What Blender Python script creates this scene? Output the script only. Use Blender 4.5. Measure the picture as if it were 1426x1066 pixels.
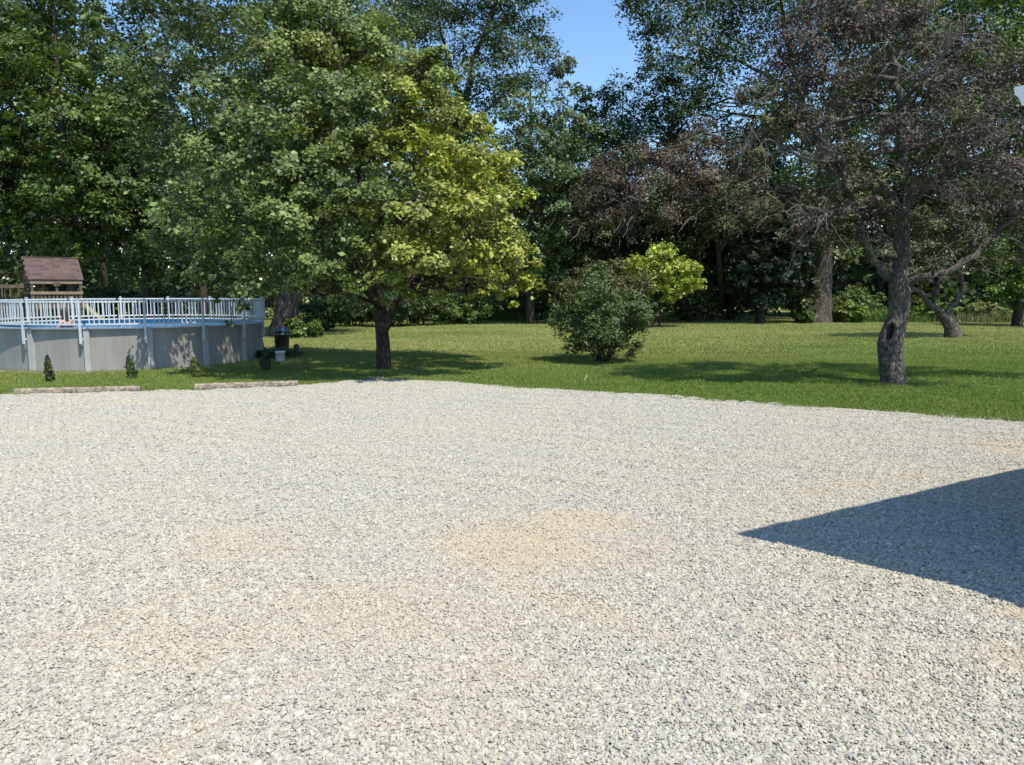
import bpy, bmesh, math
import numpy as np
from mathutils import Vector, Matrix

for o in list(bpy.data.objects):
    bpy.data.objects.remove(o, do_unlink=True)
S = bpy.context.scene
COL = S.collection
R = math.radians

# ------------------------------------------------------------------ camera
F, HZ, CH = 1071.0, 405.0, 2.2            # focal length and horizon of the photograph, eye height (m)
TH = math.atan((533 - HZ) / F)
cam = bpy.data.cameras.new('camera')
cam_o = bpy.data.objects.new('camera', cam)
COL.objects.link(cam_o)
cam_o.location = (0, 0, CH)
cam_o.rotation_euler = (math.pi / 2 - TH, 0, 0)
cam.sensor_fit = 'HORIZONTAL'
cam.sensor_width = 36
cam.lens = 36 * F / 1426
cam.clip_end = 3000
S.camera = cam_o

# ------------------------------------------------------------------ sky, sun, exposure
SUN_H = np.array([1.28, -1.51]); SUN_H = SUN_H / np.linalg.norm(SUN_H)
SUN_EL = R(60.5)
W = bpy.data.worlds.new('World'); S.world = W; W.use_nodes = True
wn = W.node_tree.nodes; wl = W.node_tree.links
bg = wn['Background']
sky = wn.new('ShaderNodeTexSky'); sky.sky_type = 'NISHITA'; sky.sun_disc = False
sky.sun_elevation = SUN_EL
sky.sun_rotation = math.atan2(SUN_H[0], SUN_H[1])
sky.air_density = 1.0; sky.dust_density = 0.2; sky.ozone_density = 3.0
hs = wn.new('ShaderNodeHueSaturation'); hs.inputs['Saturation'].default_value = 1.1
wl.new(sky.outputs[0], hs.inputs['Color']); wl.new(hs.outputs[0], bg.inputs[0])
bg.inputs[1].default_value = 0.15
sun = bpy.data.lights.new('sun', 'SUN'); sun.energy = 4.1; sun.angle = R(0.53); sun.color = (1, 0.92, 0.79)
sun_o = bpy.data.objects.new('sun', sun); COL.objects.link(sun_o)
sdir = Vector((SUN_H[0] * math.cos(SUN_EL), SUN_H[1] * math.cos(SUN_EL), math.sin(SUN_EL)))
sun_o.rotation_euler = sdir.to_track_quat('Z', 'Y').to_euler()
sun_o.location = sdir * 60
vs = S.view_settings
vs.view_transform = 'Standard'; vs.look = 'None'; vs.exposure = 0.60; vs.gamma = 1.0; vs.use_curve_mapping = False
S.render.engine = 'CYCLES'
S.cycles.max_bounces = 6; S.cycles.diffuse_bounces = 2; S.cycles.transparent_max_bounces = 4

# ------------------------------------------------------------------ helpers
def ray(u, v):
    x = (u - 713) / F; y = (533 - v) / F
    return np.array([x, math.cos(TH) + y * math.sin(TH), -math.sin(TH) + y * math.cos(TH)])
def ground(u, v, z=0.0):
    d = ray(u, v); return np.array([0, 0, CH]) + d * (z - CH) / d[2]
def at(u, v, y):                        # point of the world seen there at depth y
    d = ray(u, v); return np.array([0, 0, CH]) + d * y / d[1]

def nt(name):
    m = bpy.data.materials.new(name); m.use_nodes = True
    t = m.node_tree; b = t.nodes['Principled BSDF']
    return m, t, b
def node(t, kind, **kw):
    n = t.nodes.new(kind)
    for k, v in kw.items():
        if k.startswith('i_'):
            key = k[2:]; key = int(key) if key.isdigit() else key.replace('_', ' ')
            n.inputs[key].default_value = v
        else: setattr(n, k, v)
    return n
def mixc(t, fac, a, b, mode='MIX'):
    n = t.nodes.new('ShaderNodeMix'); n.data_type = 'RGBA'; n.blend_type = mode; n.clamp_factor = True
    for sock, val in ((n.inputs[0], fac), (n.inputs[6], a), (n.inputs[7], b)):
        if hasattr(val, 'is_output'): t.links.new(val, sock)
        elif isinstance(val, (tuple, list)): sock.default_value = (*val[:3], 1)
        else: sock.default_value = val
    return n.outputs[2]
def math_(t, op, a, b=None, clamp=False):
    n = t.nodes.new('ShaderNodeMath'); n.operation = op; n.use_clamp = clamp
    for i, val in enumerate((a, b)):
        if val is None: continue
        if hasattr(val, 'is_output'): t.links.new(val, n.inputs[i])
        else: n.inputs[i].default_value = val
    return n.outputs[0]
def noise(t, vec, scale, detail=4, rough=0.55, dist=0.0):
    n = node(t, 'ShaderNodeTexNoise'); n.inputs['Scale'].default_value = scale
    n.inputs['Detail'].default_value = detail; n.inputs['Roughness'].default_value = rough
    n.inputs['Distortion'].default_value = dist
    if vec is not None: t.links.new(vec, n.inputs['Vector'])
    return n.outputs['Fac']
def mapr(t, val, a, b, c=0.0, d=1.0):
    n = node(t, 'ShaderNodeMapRange'); n.interpolation_type = 'SMOOTHSTEP'
    t.links.new(val, n.inputs[0])
    for i, x in enumerate((a, b, c, d)): n.inputs[1 + i].default_value = x
    return n.outputs[0]
def scaled(t, vec, s):
    n = node(t, 'ShaderNodeMapping'); t.links.new(vec, n.inputs[0]); n.inputs['Scale'].default_value = s
    return n.outputs[0]
def bump(t, b, h, strength, dist):
    n = node(t, 'ShaderNodeBump'); n.inputs['Strength'].default_value = strength; n.inputs['Distance'].default_value = dist
    t.links.new(h, n.inputs['Height']); t.links.new(n.outputs[0], b.inputs['Normal'])
def plain(name, c, rough=0.6, var=0.12, scale=6.0, metal=0.0, spec=0.4, bmp=0.0, stretch=None):
    m, t, b = nt(name)
    tc = node(t, 'ShaderNodeTexCoord').outputs['Object']
    if stretch: tc = scaled(t, tc, stretch)
    f = noise(t, tc, scale, 6, 0.6)
    lo = tuple(x * (1 - var) for x in c); hi = tuple(min(1, x * (1 + var)) for x in c)
    t.links.new(mixc(t, mapr(t, f, 0.3, 0.7), lo, hi), b.inputs['Base Color'])
    b.inputs['Roughness'].default_value = rough; b.inputs['Metallic'].default_value = metal
    b.inputs['Specular IOR Level'].default_value = spec
    if bmp: bump(t, b, noise(t, tc, scale * 6, 5), 0.5, bmp)
    return m

def mesh_np(name, v, f, cols=None, smooth=False):
    """v (N,3); f (M,3) or (M,4) int array, or list of such arrays"""
    fs = f if isinstance(f, list) else [f]
    fs = [np.asarray(x, np.int32) for x in fs if len(x)]
    me = bpy.data.meshes.new(name)
    v = np.asarray(v, np.float32)
    me.vertices.add(len(v)); me.vertices.foreach_set('co', v.ravel())
    loops = np.concatenate([x.ravel() for x in fs]); tot = np.concatenate([np.full(len(x), x.shape[1], np.int32) for x in fs])
    start = np.concatenate([[0], np.cumsum(tot)[:-1]]).astype(np.int32)
    me.loops.add(len(loops)); me.loops.foreach_set('vertex_index', loops)
    me.polygons.add(len(tot)); me.polygons.foreach_set('loop_start', start)
    me.update(calc_edges=True)
    if not smooth: me.shade_flat()
    if cols is not None:
        a = me.attributes.new('col', 'FLOAT_COLOR', 'POINT')
        c = np.ones((len(v), 4), np.float32); c[:, :3] = cols
        a.data.foreach_set('color', c.ravel())
    return me
def link(name, me, mat=None, parent=None, loc=None):
    o = bpy.data.objects.new(name, me); COL.objects.link(o)
    if mat is not None and not me.materials: me.materials.append(mat)
    if parent is not None: o.parent = parent
    if loc is not None: o.location = loc
    return o
def thing(name, label, cat, loc=(0, 0, 0), rz=0.0, group=None):
    o = bpy.data.objects.new(name, None); COL.objects.link(o)
    o.location = loc; o.rotation_euler = (0, 0, rz); o.empty_display_size = 0.2
    return tag(o, label, cat, group)
def tag(o, label, cat, group=None):
    o['label'] = label; o['category'] = cat
    if group: o['group'] = group
    return o
class MB:
    """collects vertices and faces of one mesh"""
    def __init__(s): s.v = []; s.f3 = []; s.f4 = []; s.n = 0
    def add(s, v, f):
        v = np.asarray(v, float); f = np.asarray(f, int) + s.n
        (s.f3 if f.shape[1] == 3 else s.f4).append(f); s.v.append(v); s.n += len(v); return s
    def box(s, c, size, rz=0.0, rot=None):
        q = np.array([[x, y, z] for x in (-.5, .5) for y in (-.5, .5) for z in (-.5, .5)]) * np.array(size)
        M = np.array(rot if rot is not None else Matrix.Rotation(rz, 3, 'Z'))
        q = q @ M.T + np.array(c)
        return s.add(q, [[0, 1, 3, 2], [4, 6, 7, 5], [0, 4, 5, 1], [2, 3, 7, 6], [0, 2, 6, 4], [1, 5, 7, 3]])
    def bar(s, a, b, w, h, up=(0, 0, 1)):
        a = np.array(a, float); b = np.array(b, float); d = b - a; L = np.linalg.norm(d); d /= L
        x = np.cross(d, up); x /= np.linalg.norm(x); z = np.cross(x, d)
        return s.box((a + b) / 2, (w, L, h), rot=np.stack([x, d, z], 1))
    def tube(s, pts, rad, sides=8, cap=True, rng=None, rough=0.0):
        p = np.asarray(pts, float); n = len(p); rad = np.broadcast_to(np.asarray(rad, float), (n,))
        tan = np.gradient(p, axis=0); tan /= np.linalg.norm(tan, axis=1, keepdims=True) + 1e-9
        ref = np.array([1., 0, 0]) if abs(tan[0, 0]) < .8 else np.array([0, 1., 0])
        x = ref - tan * (tan @ ref)[:, None]; x /= np.linalg.norm(x, axis=1, keepdims=True) + 1e-9
        y = np.cross(tan, x)
        a = np.arange(sides) * 2 * np.pi / sides
        rr = rad[:, None] * np.ones(sides)
        if rng is not None: rr = rr * (1 + rough * rng.standard_normal((n, sides)))
        v = p[:, None] + rr[..., None] * (np.cos(a)[None, :, None] * x[:, None] + np.sin(a)[None, :, None] * y[:, None])
        i = np.arange(n - 1)[:, None] * sides; j = np.arange(sides)[None]; k = (j + 1) % sides
        f = np.stack([i + j, i + k, i + sides + k, i + sides + j], -1).reshape(-1, 4)
        base = s.n
        s.add(v.reshape(-1, 3), f)
        if cap:
            for e, c in ((0, p[0]), ((n - 1) * sides, p[-1])):
                s.v.append(c[None]); ci = s.n; s.n += 1
                jj = np.arange(sides); kk = (jj + 1) % sides
                s.f3.append(np.stack([base + e + (jj if e else kk), base + e + (kk if e else jj), np.full(sides, ci)], 1))
        return s
    def lathe(s, prof, sides=24, c=(0, 0, 0)):
        prof = np.asarray(prof, float); n = len(prof); a = np.arange(sides) * 2 * np.pi / sides
        v = np.stack([prof[:, 0:1] * np.cos(a), prof[:, 0:1] * np.sin(a), np.repeat(prof[:, 1:2], sides, 1)], -1) + np.array(c)
        i = np.arange(n - 1)[:, None] * sides; j = np.arange(sides)[None]; k = (j + 1) % sides
        return s.add(v.reshape(-1, 3), np.stack([i + j, i + k, i + sides + k, i + sides + j], -1).reshape(-1, 4))
    def mesh(s, name, smooth=False, origin=(0, 0, 0), cols=None):
        v = np.concatenate(s.v) - np.array(origin)
        fs = ([np.concatenate(s.f3)] if s.f3 else []) + ([np.concatenate(s.f4)] if s.f4 else [])
        return mesh_np(name, v, fs, cols, smooth)
    def build(s, name, mat, parent=None, smooth=False, origin=(0, 0, 0), loc=None):
        return link(name, s.mesh(name, smooth, origin), mat, parent, loc)

# smooth value noise for numpy
_rg = np.random.default_rng(5); _tab = _rg.random((256, 256))
def vnoise(x, y):
    x = np.asarray(x, float); y = np.asarray(y, float)
    xi = np.floor(x).astype(int); yi = np.floor(y).astype(int); fx = x - xi; fy = y - yi
    fx = fx * fx * (3 - 2 * fx); fy = fy * fy * (3 - 2 * fy)
    g = lambda a, b: _tab[a % 256, b % 256]
    return (g(xi, yi) * (1 - fx) + g(xi + 1, yi) * fx) * (1 - fy) + (g(xi, yi + 1) * (1 - fx) + g(xi + 1, yi + 1) * fx) * fy

# ------------------------------------------------------------------ materials
def leaf_mat(name, trans=0.22, rough=0.48, spec=0.42, tint=(1.25, 1.3, 0.55)):
    m, t, b = nt(name)
    a = node(t, 'ShaderNodeAttribute', attribute_name='col')
    t.links.new(a.outputs['Color'], b.inputs['Base Color'])
    b.inputs['Roughness'].default_value = rough; b.inputs['Specular IOR Level'].default_value = spec
    tr = node(t, 'ShaderNodeBsdfTranslucent')
    t.links.new(mixc(t, 1.0, a.outputs['Color'], tint, 'MULTIPLY'), tr.inputs['Color'])
    mx = node(t, 'ShaderNodeMixShader'); mx.inputs[0].default_value = trans
    t.links.new(b.outputs[0], mx.inputs[1]); t.links.new(tr.outputs[0], mx.inputs[2])
    t.links.new(mx.outputs[0], t.nodes['Material Output'].inputs[0])
    return m
M_LEAF = leaf_mat('leaf')
M_DRY = leaf_mat('dry_leaf', 0.15, 0.6, 0.3, (1.2, 1.0, 0.8))
def bark(name, c1, c2, scale=5.0, lich=None):
    m, t, b = nt(name)
    tc = node(t, 'ShaderNodeTexCoord').outputs['Object']
    st = scaled(t, tc, (1, 1, 0.28))
    f = noise(t, st, scale * 2.2, 8, 0.65, 0.6)
    vo = node(t, 'ShaderNodeTexVoronoi', feature='DISTANCE_TO_EDGE'); vo.inputs['Scale'].default_value = scale * 3
    t.links.new(st, vo.inputs['Vector'])
    crack = mapr(t, vo.outputs[0], 0.0, 0.16)
    col = mixc(t, mapr(t, f, 0.35, 0.68), c1, c2)
    if lich: col = mixc(t, mapr(t, noise(t, tc, scale * 0.7, 6, 0.7), 0.52, 0.66), col, lich)
    col = mixc(t, crack, mixc(t, 0.6, col, (c1[0] * .5, c1[1] * .5, c1[2] * .5)), col)
    t.links.new(col, b.inputs['Base Color']); b.inputs['Roughness'].default_value = 0.9
    b.inputs['Specular IOR Level'].default_value = 0.2
    h = math_(t, 'ADD', math_(t, 'MULTIPLY', crack, 0.7), f)
    bump(t, b, h, 0.9, 0.025)
    return m
M_BARK = bark('brown_bark', (0.045, 0.034, 0.026), (0.12, 0.095, 0.075))
M_APPLE = bark('grey_apple_bark', (0.075, 0.066, 0.055), (0.17, 0.153, 0.13), 6, (0.23, 0.22, 0.195))
M_COTTON = bark('cottonwood_bark', (0.055, 0.047, 0.039), (0.14, 0.122, 0.10), 3, (0.17, 0.158, 0.135))
M_TWIG = plain('bare_twig', (0.15, 0.142, 0.12), 0.85, 0.35, 3)

# stains of clay dust on the drive: (centre x, y, half length, half width, turn, strength)
STAINS = []
def stain(u, v, ru, rv, st, turn=0.0):
    c = ground(u, v); dx = ru / F * c[1]; dy = (ground(u, v - rv)[1] - ground(u, v + rv)[1]) / 2
    STAINS.append((c[0], c[1], dx, dy, turn, st))
stain(725, 765, 135, 40, 0.95, 0.10); stain(815, 733, 100, 22, 0.9); stain(860, 775, 130, 42, 0.4)
stain(560, 850, 250, 70, 0.38, -0.2); stain(350, 765, 130, 40, 0.3); stain(290, 900, 160, 60, 0.25)
stain(1415, 628, 60, 14, 0.7); stain(1440, 862, 45, 18, 0.8); stain(1420, 925, 70, 32, 0.5); stain(640, 960, 230, 80, 0.28)
stain(215, 690, 120, 25, 0.2)
_a = ground(590, 780); _b = ground(990, 915); _m = (_a + _b) / 2; _d = _b - _a              # packed wheel track
STAINS.append((_m[0], _m[1], np.linalg.norm(_d) * .55, .20, math.atan2(_d[1], _d[0]), .42))
TRACKS = [(11.0, -5.0, 15.2, .17, .26), (11.0, -5.0, 16.8, .17, .22), (-14.0, -3.0, 17.5, .16, .22), (-14.0, -3.0, 19.1, .16, .2)]   # tyre tracks
def stain_nodes(t):
    g = node(t, 'ShaderNodeNewGeometry').outputs['Position']
    nz = noise(t, g, 4.0, 5, 0.68)
    tot = None
    for (cx, cy, rx, ry, tr, stg) in STAINS:
        mp = node(t, 'ShaderNodeMapping', vector_type='TEXTURE'); t.links.new(g, mp.inputs[0])
        mp.inputs['Location'].default_value = (cx, cy, 0.04); mp.inputs['Rotation'].default_value = (0, 0, tr)
        mp.inputs['Scale'].default_value = (rx, ry, 1e3)
        ln = node(t, 'ShaderNodeVectorMath', operation='LENGTH'); t.links.new(mp.outputs[0], ln.inputs[0])
        d = math_(t, 'ADD', ln.outputs['Value'], math_(t, 'MULTIPLY', math_(t, 'SUBTRACT', nz, 0.5), 1.9))
        k = math_(t, 'MULTIPLY', mapr(t, d, 1.35, 0.25), stg)
        tot = k if tot is None else math_(t, 'MAXIMUM', tot, k)
    for (cx, cy, rr, wd, stg) in TRACKS:
        sb = node(t, 'ShaderNodeVectorMath', operation='SUBTRACT'); t.links.new(g, sb.inputs[0]); sb.inputs[1].default_value = (cx, cy, .04)
        ln = node(t, 'ShaderNodeVectorMath', operation='LENGTH'); t.links.new(sb.outputs[0], ln.inputs[0])
        d = math_(t, 'DIVIDE', math_(t, 'ABSOLUTE', math_(t, 'SUBTRACT', ln.outputs['Value'], rr)), wd)
        d = math_(t, 'ADD', d, math_(t, 'MULTIPLY', math_(t, 'SUBTRACT', nz, 0.5), 2.4))
        tot = math_(t, 'MAXIMUM', tot, math_(t, 'MULTIPLY', mapr(t, d, 1.3, 0.2), stg))
    return g, tot
def gravel_mat(name, stone):
    m, t, b = nt(name)
    g, st = stain_nodes(t)
    big = noise(t, g, 0.55, 2, 0.6)
    tone = mixc(t, mapr(t, big, 0.35, 0.66), (0.97, 0.97, 0.97), (1.01, 0.99, 0.94))
    if stone:
        a = node(t, 'ShaderNodeAttribute', attribute_name='col')
        col = a.outputs['Color']
        fine = noise(t, g, 90, 3, 0.6)
        col = mixc(t, 1.0, col, mixc(t, fine, (0.8, 0.8, 0.8), (1.1, 1.1, 1.1)), 'MULTIPLY')
    else:
        vo = node(t, 'ShaderNodeTexVoronoi'); vo.inputs['Scale'].default_value = 55; t.links.new(g, vo.inputs['Vector'])
        col = mixc(t, vo.outputs['Color'], (0.27, 0.26, 0.215), (0.46, 0.444, 0.38))
        bump(t, b, vo.outputs['Distance'], 0.8, -0.012)
    col = mixc(t, 1.0, col, tone, 'MULTIPLY')
    dust = mixc(t, noise(t, g, 14, 3), (0.42, 0.33, 0.21), (0.50, 0.415, 0.29))
    speck = mapr(t, noise(t, g, 30, 4, 0.7), 0.3, 0.62, 0.45, 1.0)
    col = mixc(t, math_(t, 'MULTIPLY', math_(t, 'MULTIPLY', st, 0.8), speck), col, dust)
    t.links.new(col, b.inputs['Base Color'])
    b.inputs['Roughness'].default_value = 0.88; b.inputs['Specular IOR Level'].default_value = 0.25
    return m
M_STONE = gravel_mat('limestone_chips', True)
M_GRAVEL = gravel_mat('limestone_fines', False)

def lawn_tint(t, g):
    """dry and lush zones of the turf, by place on the lawn"""
    sx = node(t, 'ShaderNodeSeparateXYZ'); t.links.new(g, sx.inputs[0])
    n1 = noise(t, scaled(t, g, (0.5, 1, 1)), 0.22, 5, 0.6); n2 = noise(t, scaled(t, g, (0.25, 1.0, 1)), 1.1, 4, 0.6)
    far = mapr(t, math_(t, 'ADD', sx.outputs[1], math_(t, 'MULTIPLY', sx.outputs[0], -0.35)), 15.0, 33.0)
    f = math_(t, 'MULTIPLY', far, mapr(t, n1, 0.25, 0.62, 0.35, 1.0), True)
    f2 = math_(t, 'ADD', f, math_(t, 'MULTIPLY', math_(t, 'SUBTRACT', n2, 0.5), 0.9), True)
    return f2, n2
def grass_mat(name, sheet, lush=(0.17, 0.25, 0.047), dry=(0.345, 0.37, 0.13)):
    m, t, b = nt(name)
    g = node(t, 'ShaderNodeNewGeometry').outputs['Position']
    f, n2 = lawn_tint(t, g)
    col = mixc(t, f, lush, dry)
    a = node(t, 'ShaderNodeAttribute', attribute_name='col')
    if sheet:
        col = mixc(t, 1.0, col, mixc(t, noise(t, g, 6, 6, 0.7), (0.5, 0.5, 0.5), (1.15, 1.1, 1.05)), 'MULTIPLY')
        col = mixc(t, a.outputs['Fac'], (0.11, 0.085, 0.06), col)      # bare soil beside the drive
        bump(t, b, noise(t, g, 40, 4, 0.7), 0.7, 0.02)
        b.inputs['Roughness'].default_value = 0.95; b.inputs['Specular IOR Level'].default_value = 0.1
    else:
        col = mixc(t, 1.0, col, a.outputs['Color'], 'MULTIPLY')
        b.inputs['Roughness'].default_value = 0.6; b.inputs['Specular IOR Level'].default_value = 0.25
        tr = node(t, 'ShaderNodeBsdfTranslucent'); t.links.new(col, tr.inputs[0])
        mx = node(t, 'ShaderNodeMixShader'); mx.inputs[0].default_value = 0.25
        t.links.new(b.outputs[0], mx.inputs[1]); t.links.new(tr.outputs[0], mx.inputs[2])
        t.links.new(mx.outputs[0], t.nodes['Material Output'].inputs[0])
    t.links.new(col, b.inputs['Base Color'])
    return m
M_LAWN = grass_mat('lawn_turf', True)
M_BLADE = grass_mat('lawn_blades', False)

# ------------------------------------------------------------------ ground: lawn to the horizon, gravel drive
EDGE_PX = [(-260, 566), (0, 553), (20, 552), (200, 548), (270, 545), (415, 538.5), (480, 533), (520, 530.5), (590, 531), (650, 536), (713, 541),
           (900, 552), (1100, 566), (1300, 580), (1426, 590), (1700, 616)]
EP = np.array([ground(*p)[:2] for p in EDGE_PX])
EP = np.vstack([[-40, EP[0, 1] - 2], EP, [40, EP[-1, 1] - 12]])
def edge_y(x):
    x = np.asarray(x, float)
    return np.interp(x, EP[:, 0], EP[:, 1]) + 0.16 * (vnoise(x * 1.3, x * 0 + 3) - .5) + 0.10 * (vnoise(x * 5, x * 0 + 9) - .5)
def gz(x, y):                                           # gentle relief of the spread gravel
    w = x * .42 + y * .91 + .5 * vnoise(x * .6, y * .6)                                   # faint raked rows
    return 0.034 + 0.020 * (vnoise(x * 0.5 + 20, y * 0.5 + 7) - .5) + 0.018 * (vnoise(x * 1.1 + y * .4, y * 2.1 - x * .9) - .5) + \
        0.011 * np.sin(w * 10) * vnoise(x * .7 + 3, y * .7 + 5) + .008 * (vnoise(x * 2.6, y * 3.0) - .5)

def axis(segs):
    out = []
    for a, b, n in segs: out.append(np.linspace(a, b, n, endpoint=False))
    return np.append(np.concatenate(out), segs[-1][1])
gx = axis([(-900, -60, 12), (-60, -18, 30), (-18, 18, 180), (18, 60, 30), (60, 900, 12)])
gy = axis([(-300, 0, 8), (0, 11, 12), (11, 24, 100), (24, 60, 60), (60, 110, 20), (110, 1500, 14)])
X, Y = np.meshgrid(gx, gy, indexing='ij')
dd = Y - edge_y(X)
soil = np.clip((dd - 0.02) / 0.22 + 0.5 * (vnoise(X * 3, Y * 3) - .5), 0, 1)
soil[dd < 0] = 0
Zg = np.where(Y > 75, (Y - 75) * 0.004, 0) + 0.02 * (vnoise(X * .4, Y * .4) - .5)
v = np.stack([X, Y, Zg - 0.012], -1).reshape(-1, 3)
def grid_faces(nx, ny):
    i = np.arange(nx - 1)[:, None] * ny; j = np.arange(ny - 1)[None]
    return np.stack([i + j, i + ny + j, i + ny + j + 1, i + j + 1], -1).reshape(-1, 4)
o = link('lawn', mesh_np('lawn', v, grid_faces(*X.shape), np.repeat(soil.reshape(-1, 1), 3, 1), True), M_LAWN); o['kind'] = 'structure'

xs = axis([(-38, -14, 60), (-14, 12, 260), (12, 38, 60)])
ts = np.concatenate([np.linspace(0, .45, 10, endpoint=False), np.linspace(.45, .94, 120, endpoint=False), np.linspace(.94, 1, 20)])
E_ = edge_y(xs)
Xg = np.repeat(xs[:, None], len(ts), 1); Yg = -14 + (E_[:, None] + 14) * ts[None]
Zq = gz(Xg, Yg) - .004; Zq[:, -1] = -0.03; Zq[:, -2] = 0.012
o = link('gravel_drive', mesh_np('gravel_drive', np.stack([Xg, Yg, Zq], -1).reshape(-1, 3), grid_faces(*Xg.shape), None, True), M_GRAVEL); o['kind'] = 'structure'

# ---- scatter helper: patches of real pieces instanced over points
def scatter(name, mat, protos, pts, rotz, scale, label, pick, tilt=None):
    me = bpy.data.meshes.new(name); me.vertices.add(len(pts)); me.vertices.foreach_set('co', np.asarray(pts, np.float32).ravel())
    tx, ty = tilt if tilt is not None else (np.zeros(len(pts)), np.zeros(len(pts)))
    for an, val in (('rz', rotz), ('sc', scale), ('tx', tx), ('ty', ty)):
        a = me.attributes.new(an, 'FLOAT', 'POINT'); a.data.foreach_set('value', np.asarray(val, np.float32))
    a = me.attributes.new('pk', 'INT', 'POINT'); a.data.foreach_set('value', np.asarray(pick, np.int32))
    me.materials.append(mat)
    o = link(name, me)
    g = bpy.data.node_groups.new(name, 'GeometryNodeTree')
    g.interface.new_socket('Geometry', in_out='INPUT', socket_type='NodeSocketGeometry')
    g.interface.new_socket('Geometry', in_out='OUTPUT', socket_type='NodeSocketGeometry')
    gi = g.nodes.new('NodeGroupInput'); go = g.nodes.new('NodeGroupOutput')
    jn = g.nodes.new('GeometryNodeJoinGeometry')
    for p in reversed(protos):
        oi = g.nodes.new('GeometryNodeObjectInfo'); oi.inputs['Object'].default_value = p
        gt = g.nodes.new('GeometryNodeGeometryToInstance'); g.links.new(oi.outputs['Geometry'], gt.inputs[0]); g.links.new(gt.outputs[0], jn.inputs[0])
    ip = g.nodes.new('GeometryNodeInstanceOnPoints')
    g.links.new(gi.outputs[0], ip.inputs['Points']); g.links.new(jn.outputs[0], ip.inputs['Instance'])
    ip.inputs['Pick Instance'].default_value = True
    def attr(n, ty):
        q = g.nodes.new('GeometryNodeInputNamedAttribute'); q.data_type = ty; q.inputs[0].default_value = n; return q.outputs[0]
    g.links.new(attr('pk', 'INT'), ip.inputs['Instance Index'])
    cx = g.nodes.new('ShaderNodeCombineXYZ'); g.links.new(attr('rz', 'FLOAT'), cx.inputs[2]); g.links.new(attr('tx', 'FLOAT'), cx.inputs[0]); g.links.new(attr('ty', 'FLOAT'), cx.inputs[1])
    g.links.new(cx.outputs[0], ip.inputs['Rotation'])
    g.links.new(attr('sc', 'FLOAT'), ip.inputs['Scale'])
    g.links.new(ip.outputs[0], go.inputs[0])
    md = o.modifiers.new('scatter', 'NODES'); md.node_group = g
    o['kind'] = 'stuff'; o['label'] = label; o['category'] = name.replace('_', ' ')
    return o
def proto(name, me, mat):
    me.materials.append(mat)
    return bpy.data.objects.new(name, me)                # never linked: only a source of geometry

# ---- limestone chips
rng = np.random.default_rng(11)
tt = (1 + 5 ** .5) / 2
ICO_V = np.array([(-1, tt, 0), (1, tt, 0), (-1, -tt, 0), (1, -tt, 0), (0, -1, tt), (0, 1, tt), (0, -1, -tt), (0, 1, -tt), (tt, 0, -1), (tt, 0, 1), (-tt, 0, -1), (-tt, 0, 1)]) / np.hypot(1, tt)
ICO_F = np.array([(0, 11, 5), (0, 5, 1), (0, 1, 7), (0, 7, 10), (0, 10, 11), (1, 5, 9), (5, 11, 4), (11, 10, 2), (10, 7, 6), (7, 1, 8), (3, 9, 4), (3, 4, 2), (3, 2, 6), (3, 6, 8), (3, 8, 9), (4, 9, 5), (2, 4, 11), (6, 2, 10), (8, 6, 7), (9, 8, 1)])
def rot_rand(n, tilt, rng):
    a = rng.uniform(0, 2 * np.pi, n); b = rng.normal(0, tilt, n); c = rng.normal(0, tilt, n)
    def rm(ang, ax):
        m = np.zeros((n, 3, 3)); i, j = [(1, 2), (0, 2), (0, 1)][ax]
        m[:, ax, ax] = 1; m[:, i, i] = np.cos(ang); m[:, j, j] = np.cos(ang); m[:, i, j] = -np.sin(ang); m[:, j, i] = np.sin(ang); return m
    return rm(b, 0) @ rm(c, 1) @ rm(a, 2)
def stone_patch(n_side, n_big, half):
    g = np.stack(np.meshgrid(np.arange(n_side), np.arange(n_side)), -1).reshape(-1, 2) - (n_side - 1) / 2
    p = g * 0.0142 + rng.uniform(-.0075, .0075, (len(g), 2))
    p = np.vstack([p, rng.uniform(-half, half, (n_big, 2))])
    ok = (np.hypot(p[:, 0], p[:, 1]) < half * 1.22) | (n_side == 0); n_big = int(ok[len(g):].sum()); p = p[ok]; n = len(p)
    size = np.clip(np.exp(rng.normal(math.log(0.0082), 0.33, n)), .004, .017)
    if n_big: size[-n_big:] = np.clip(np.exp(rng.normal(math.log(.0118), .25, n_big)), .008, .019)
    z = rng.normal(0.001, 0.0030, n); z[n - n_big:] += 0.004
    sc = np.stack([size * rng.uniform(1, 1.5, n), size * rng.uniform(.7, 1.0, n), size * rng.uniform(.42, .78, n)], 1)
    V = ICO_V[None] * (1 + rng.normal(0, .20, (n, 12, 1))) * sc[:, None]
    V = np.einsum('nij,nkj->nki', rot_rand(n, 0.30, rng), V)
    V[:, :, :2] += p[:, None]; V[:, :, 2] += z[:, None]
    val = np.clip(rng.normal(0.435, 0.06, n), .17, .6); dark = rng.random(n) < .025; val[dark] *= 0.55
    w = rng.normal(0, 1, n)[:, None]
    c = val[:, None] * (np.array([1, .966, .825]) + w * np.array([.015, .0, -.025]))
    Fc = (ICO_F[None] + np.arange(n)[:, None, None] * 12).reshape(-1, 3)
    return proto('stone_patch', mesh_np('stone_patch', V.reshape(-1, 3), Fc, np.repeat(c, 12, 0)), M_STONE)
NS = 26
SP = [stone_patch(19, 18, .105) for i in range(NS)]
SP += [stone_patch(0, 9, .16) for i in range(6)]           # loose strays for the border
px, py = np.meshgrid(np.arange(-24, 24, .19), np.arange(0.5, 20, .164), indexing='ij')
px[:, 1::2] += .095
px = (px + rng.uniform(-.02, .02, px.shape)).ravel(); py = (py + rng.uniform(-.02, .02, py.shape)).ravel()
k = (py < edge_y(px) - 0.06) & (np.abs(px) < 0.78 * py + 3)
px, py = px[k], py[k]; nm = len(px)
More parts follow.
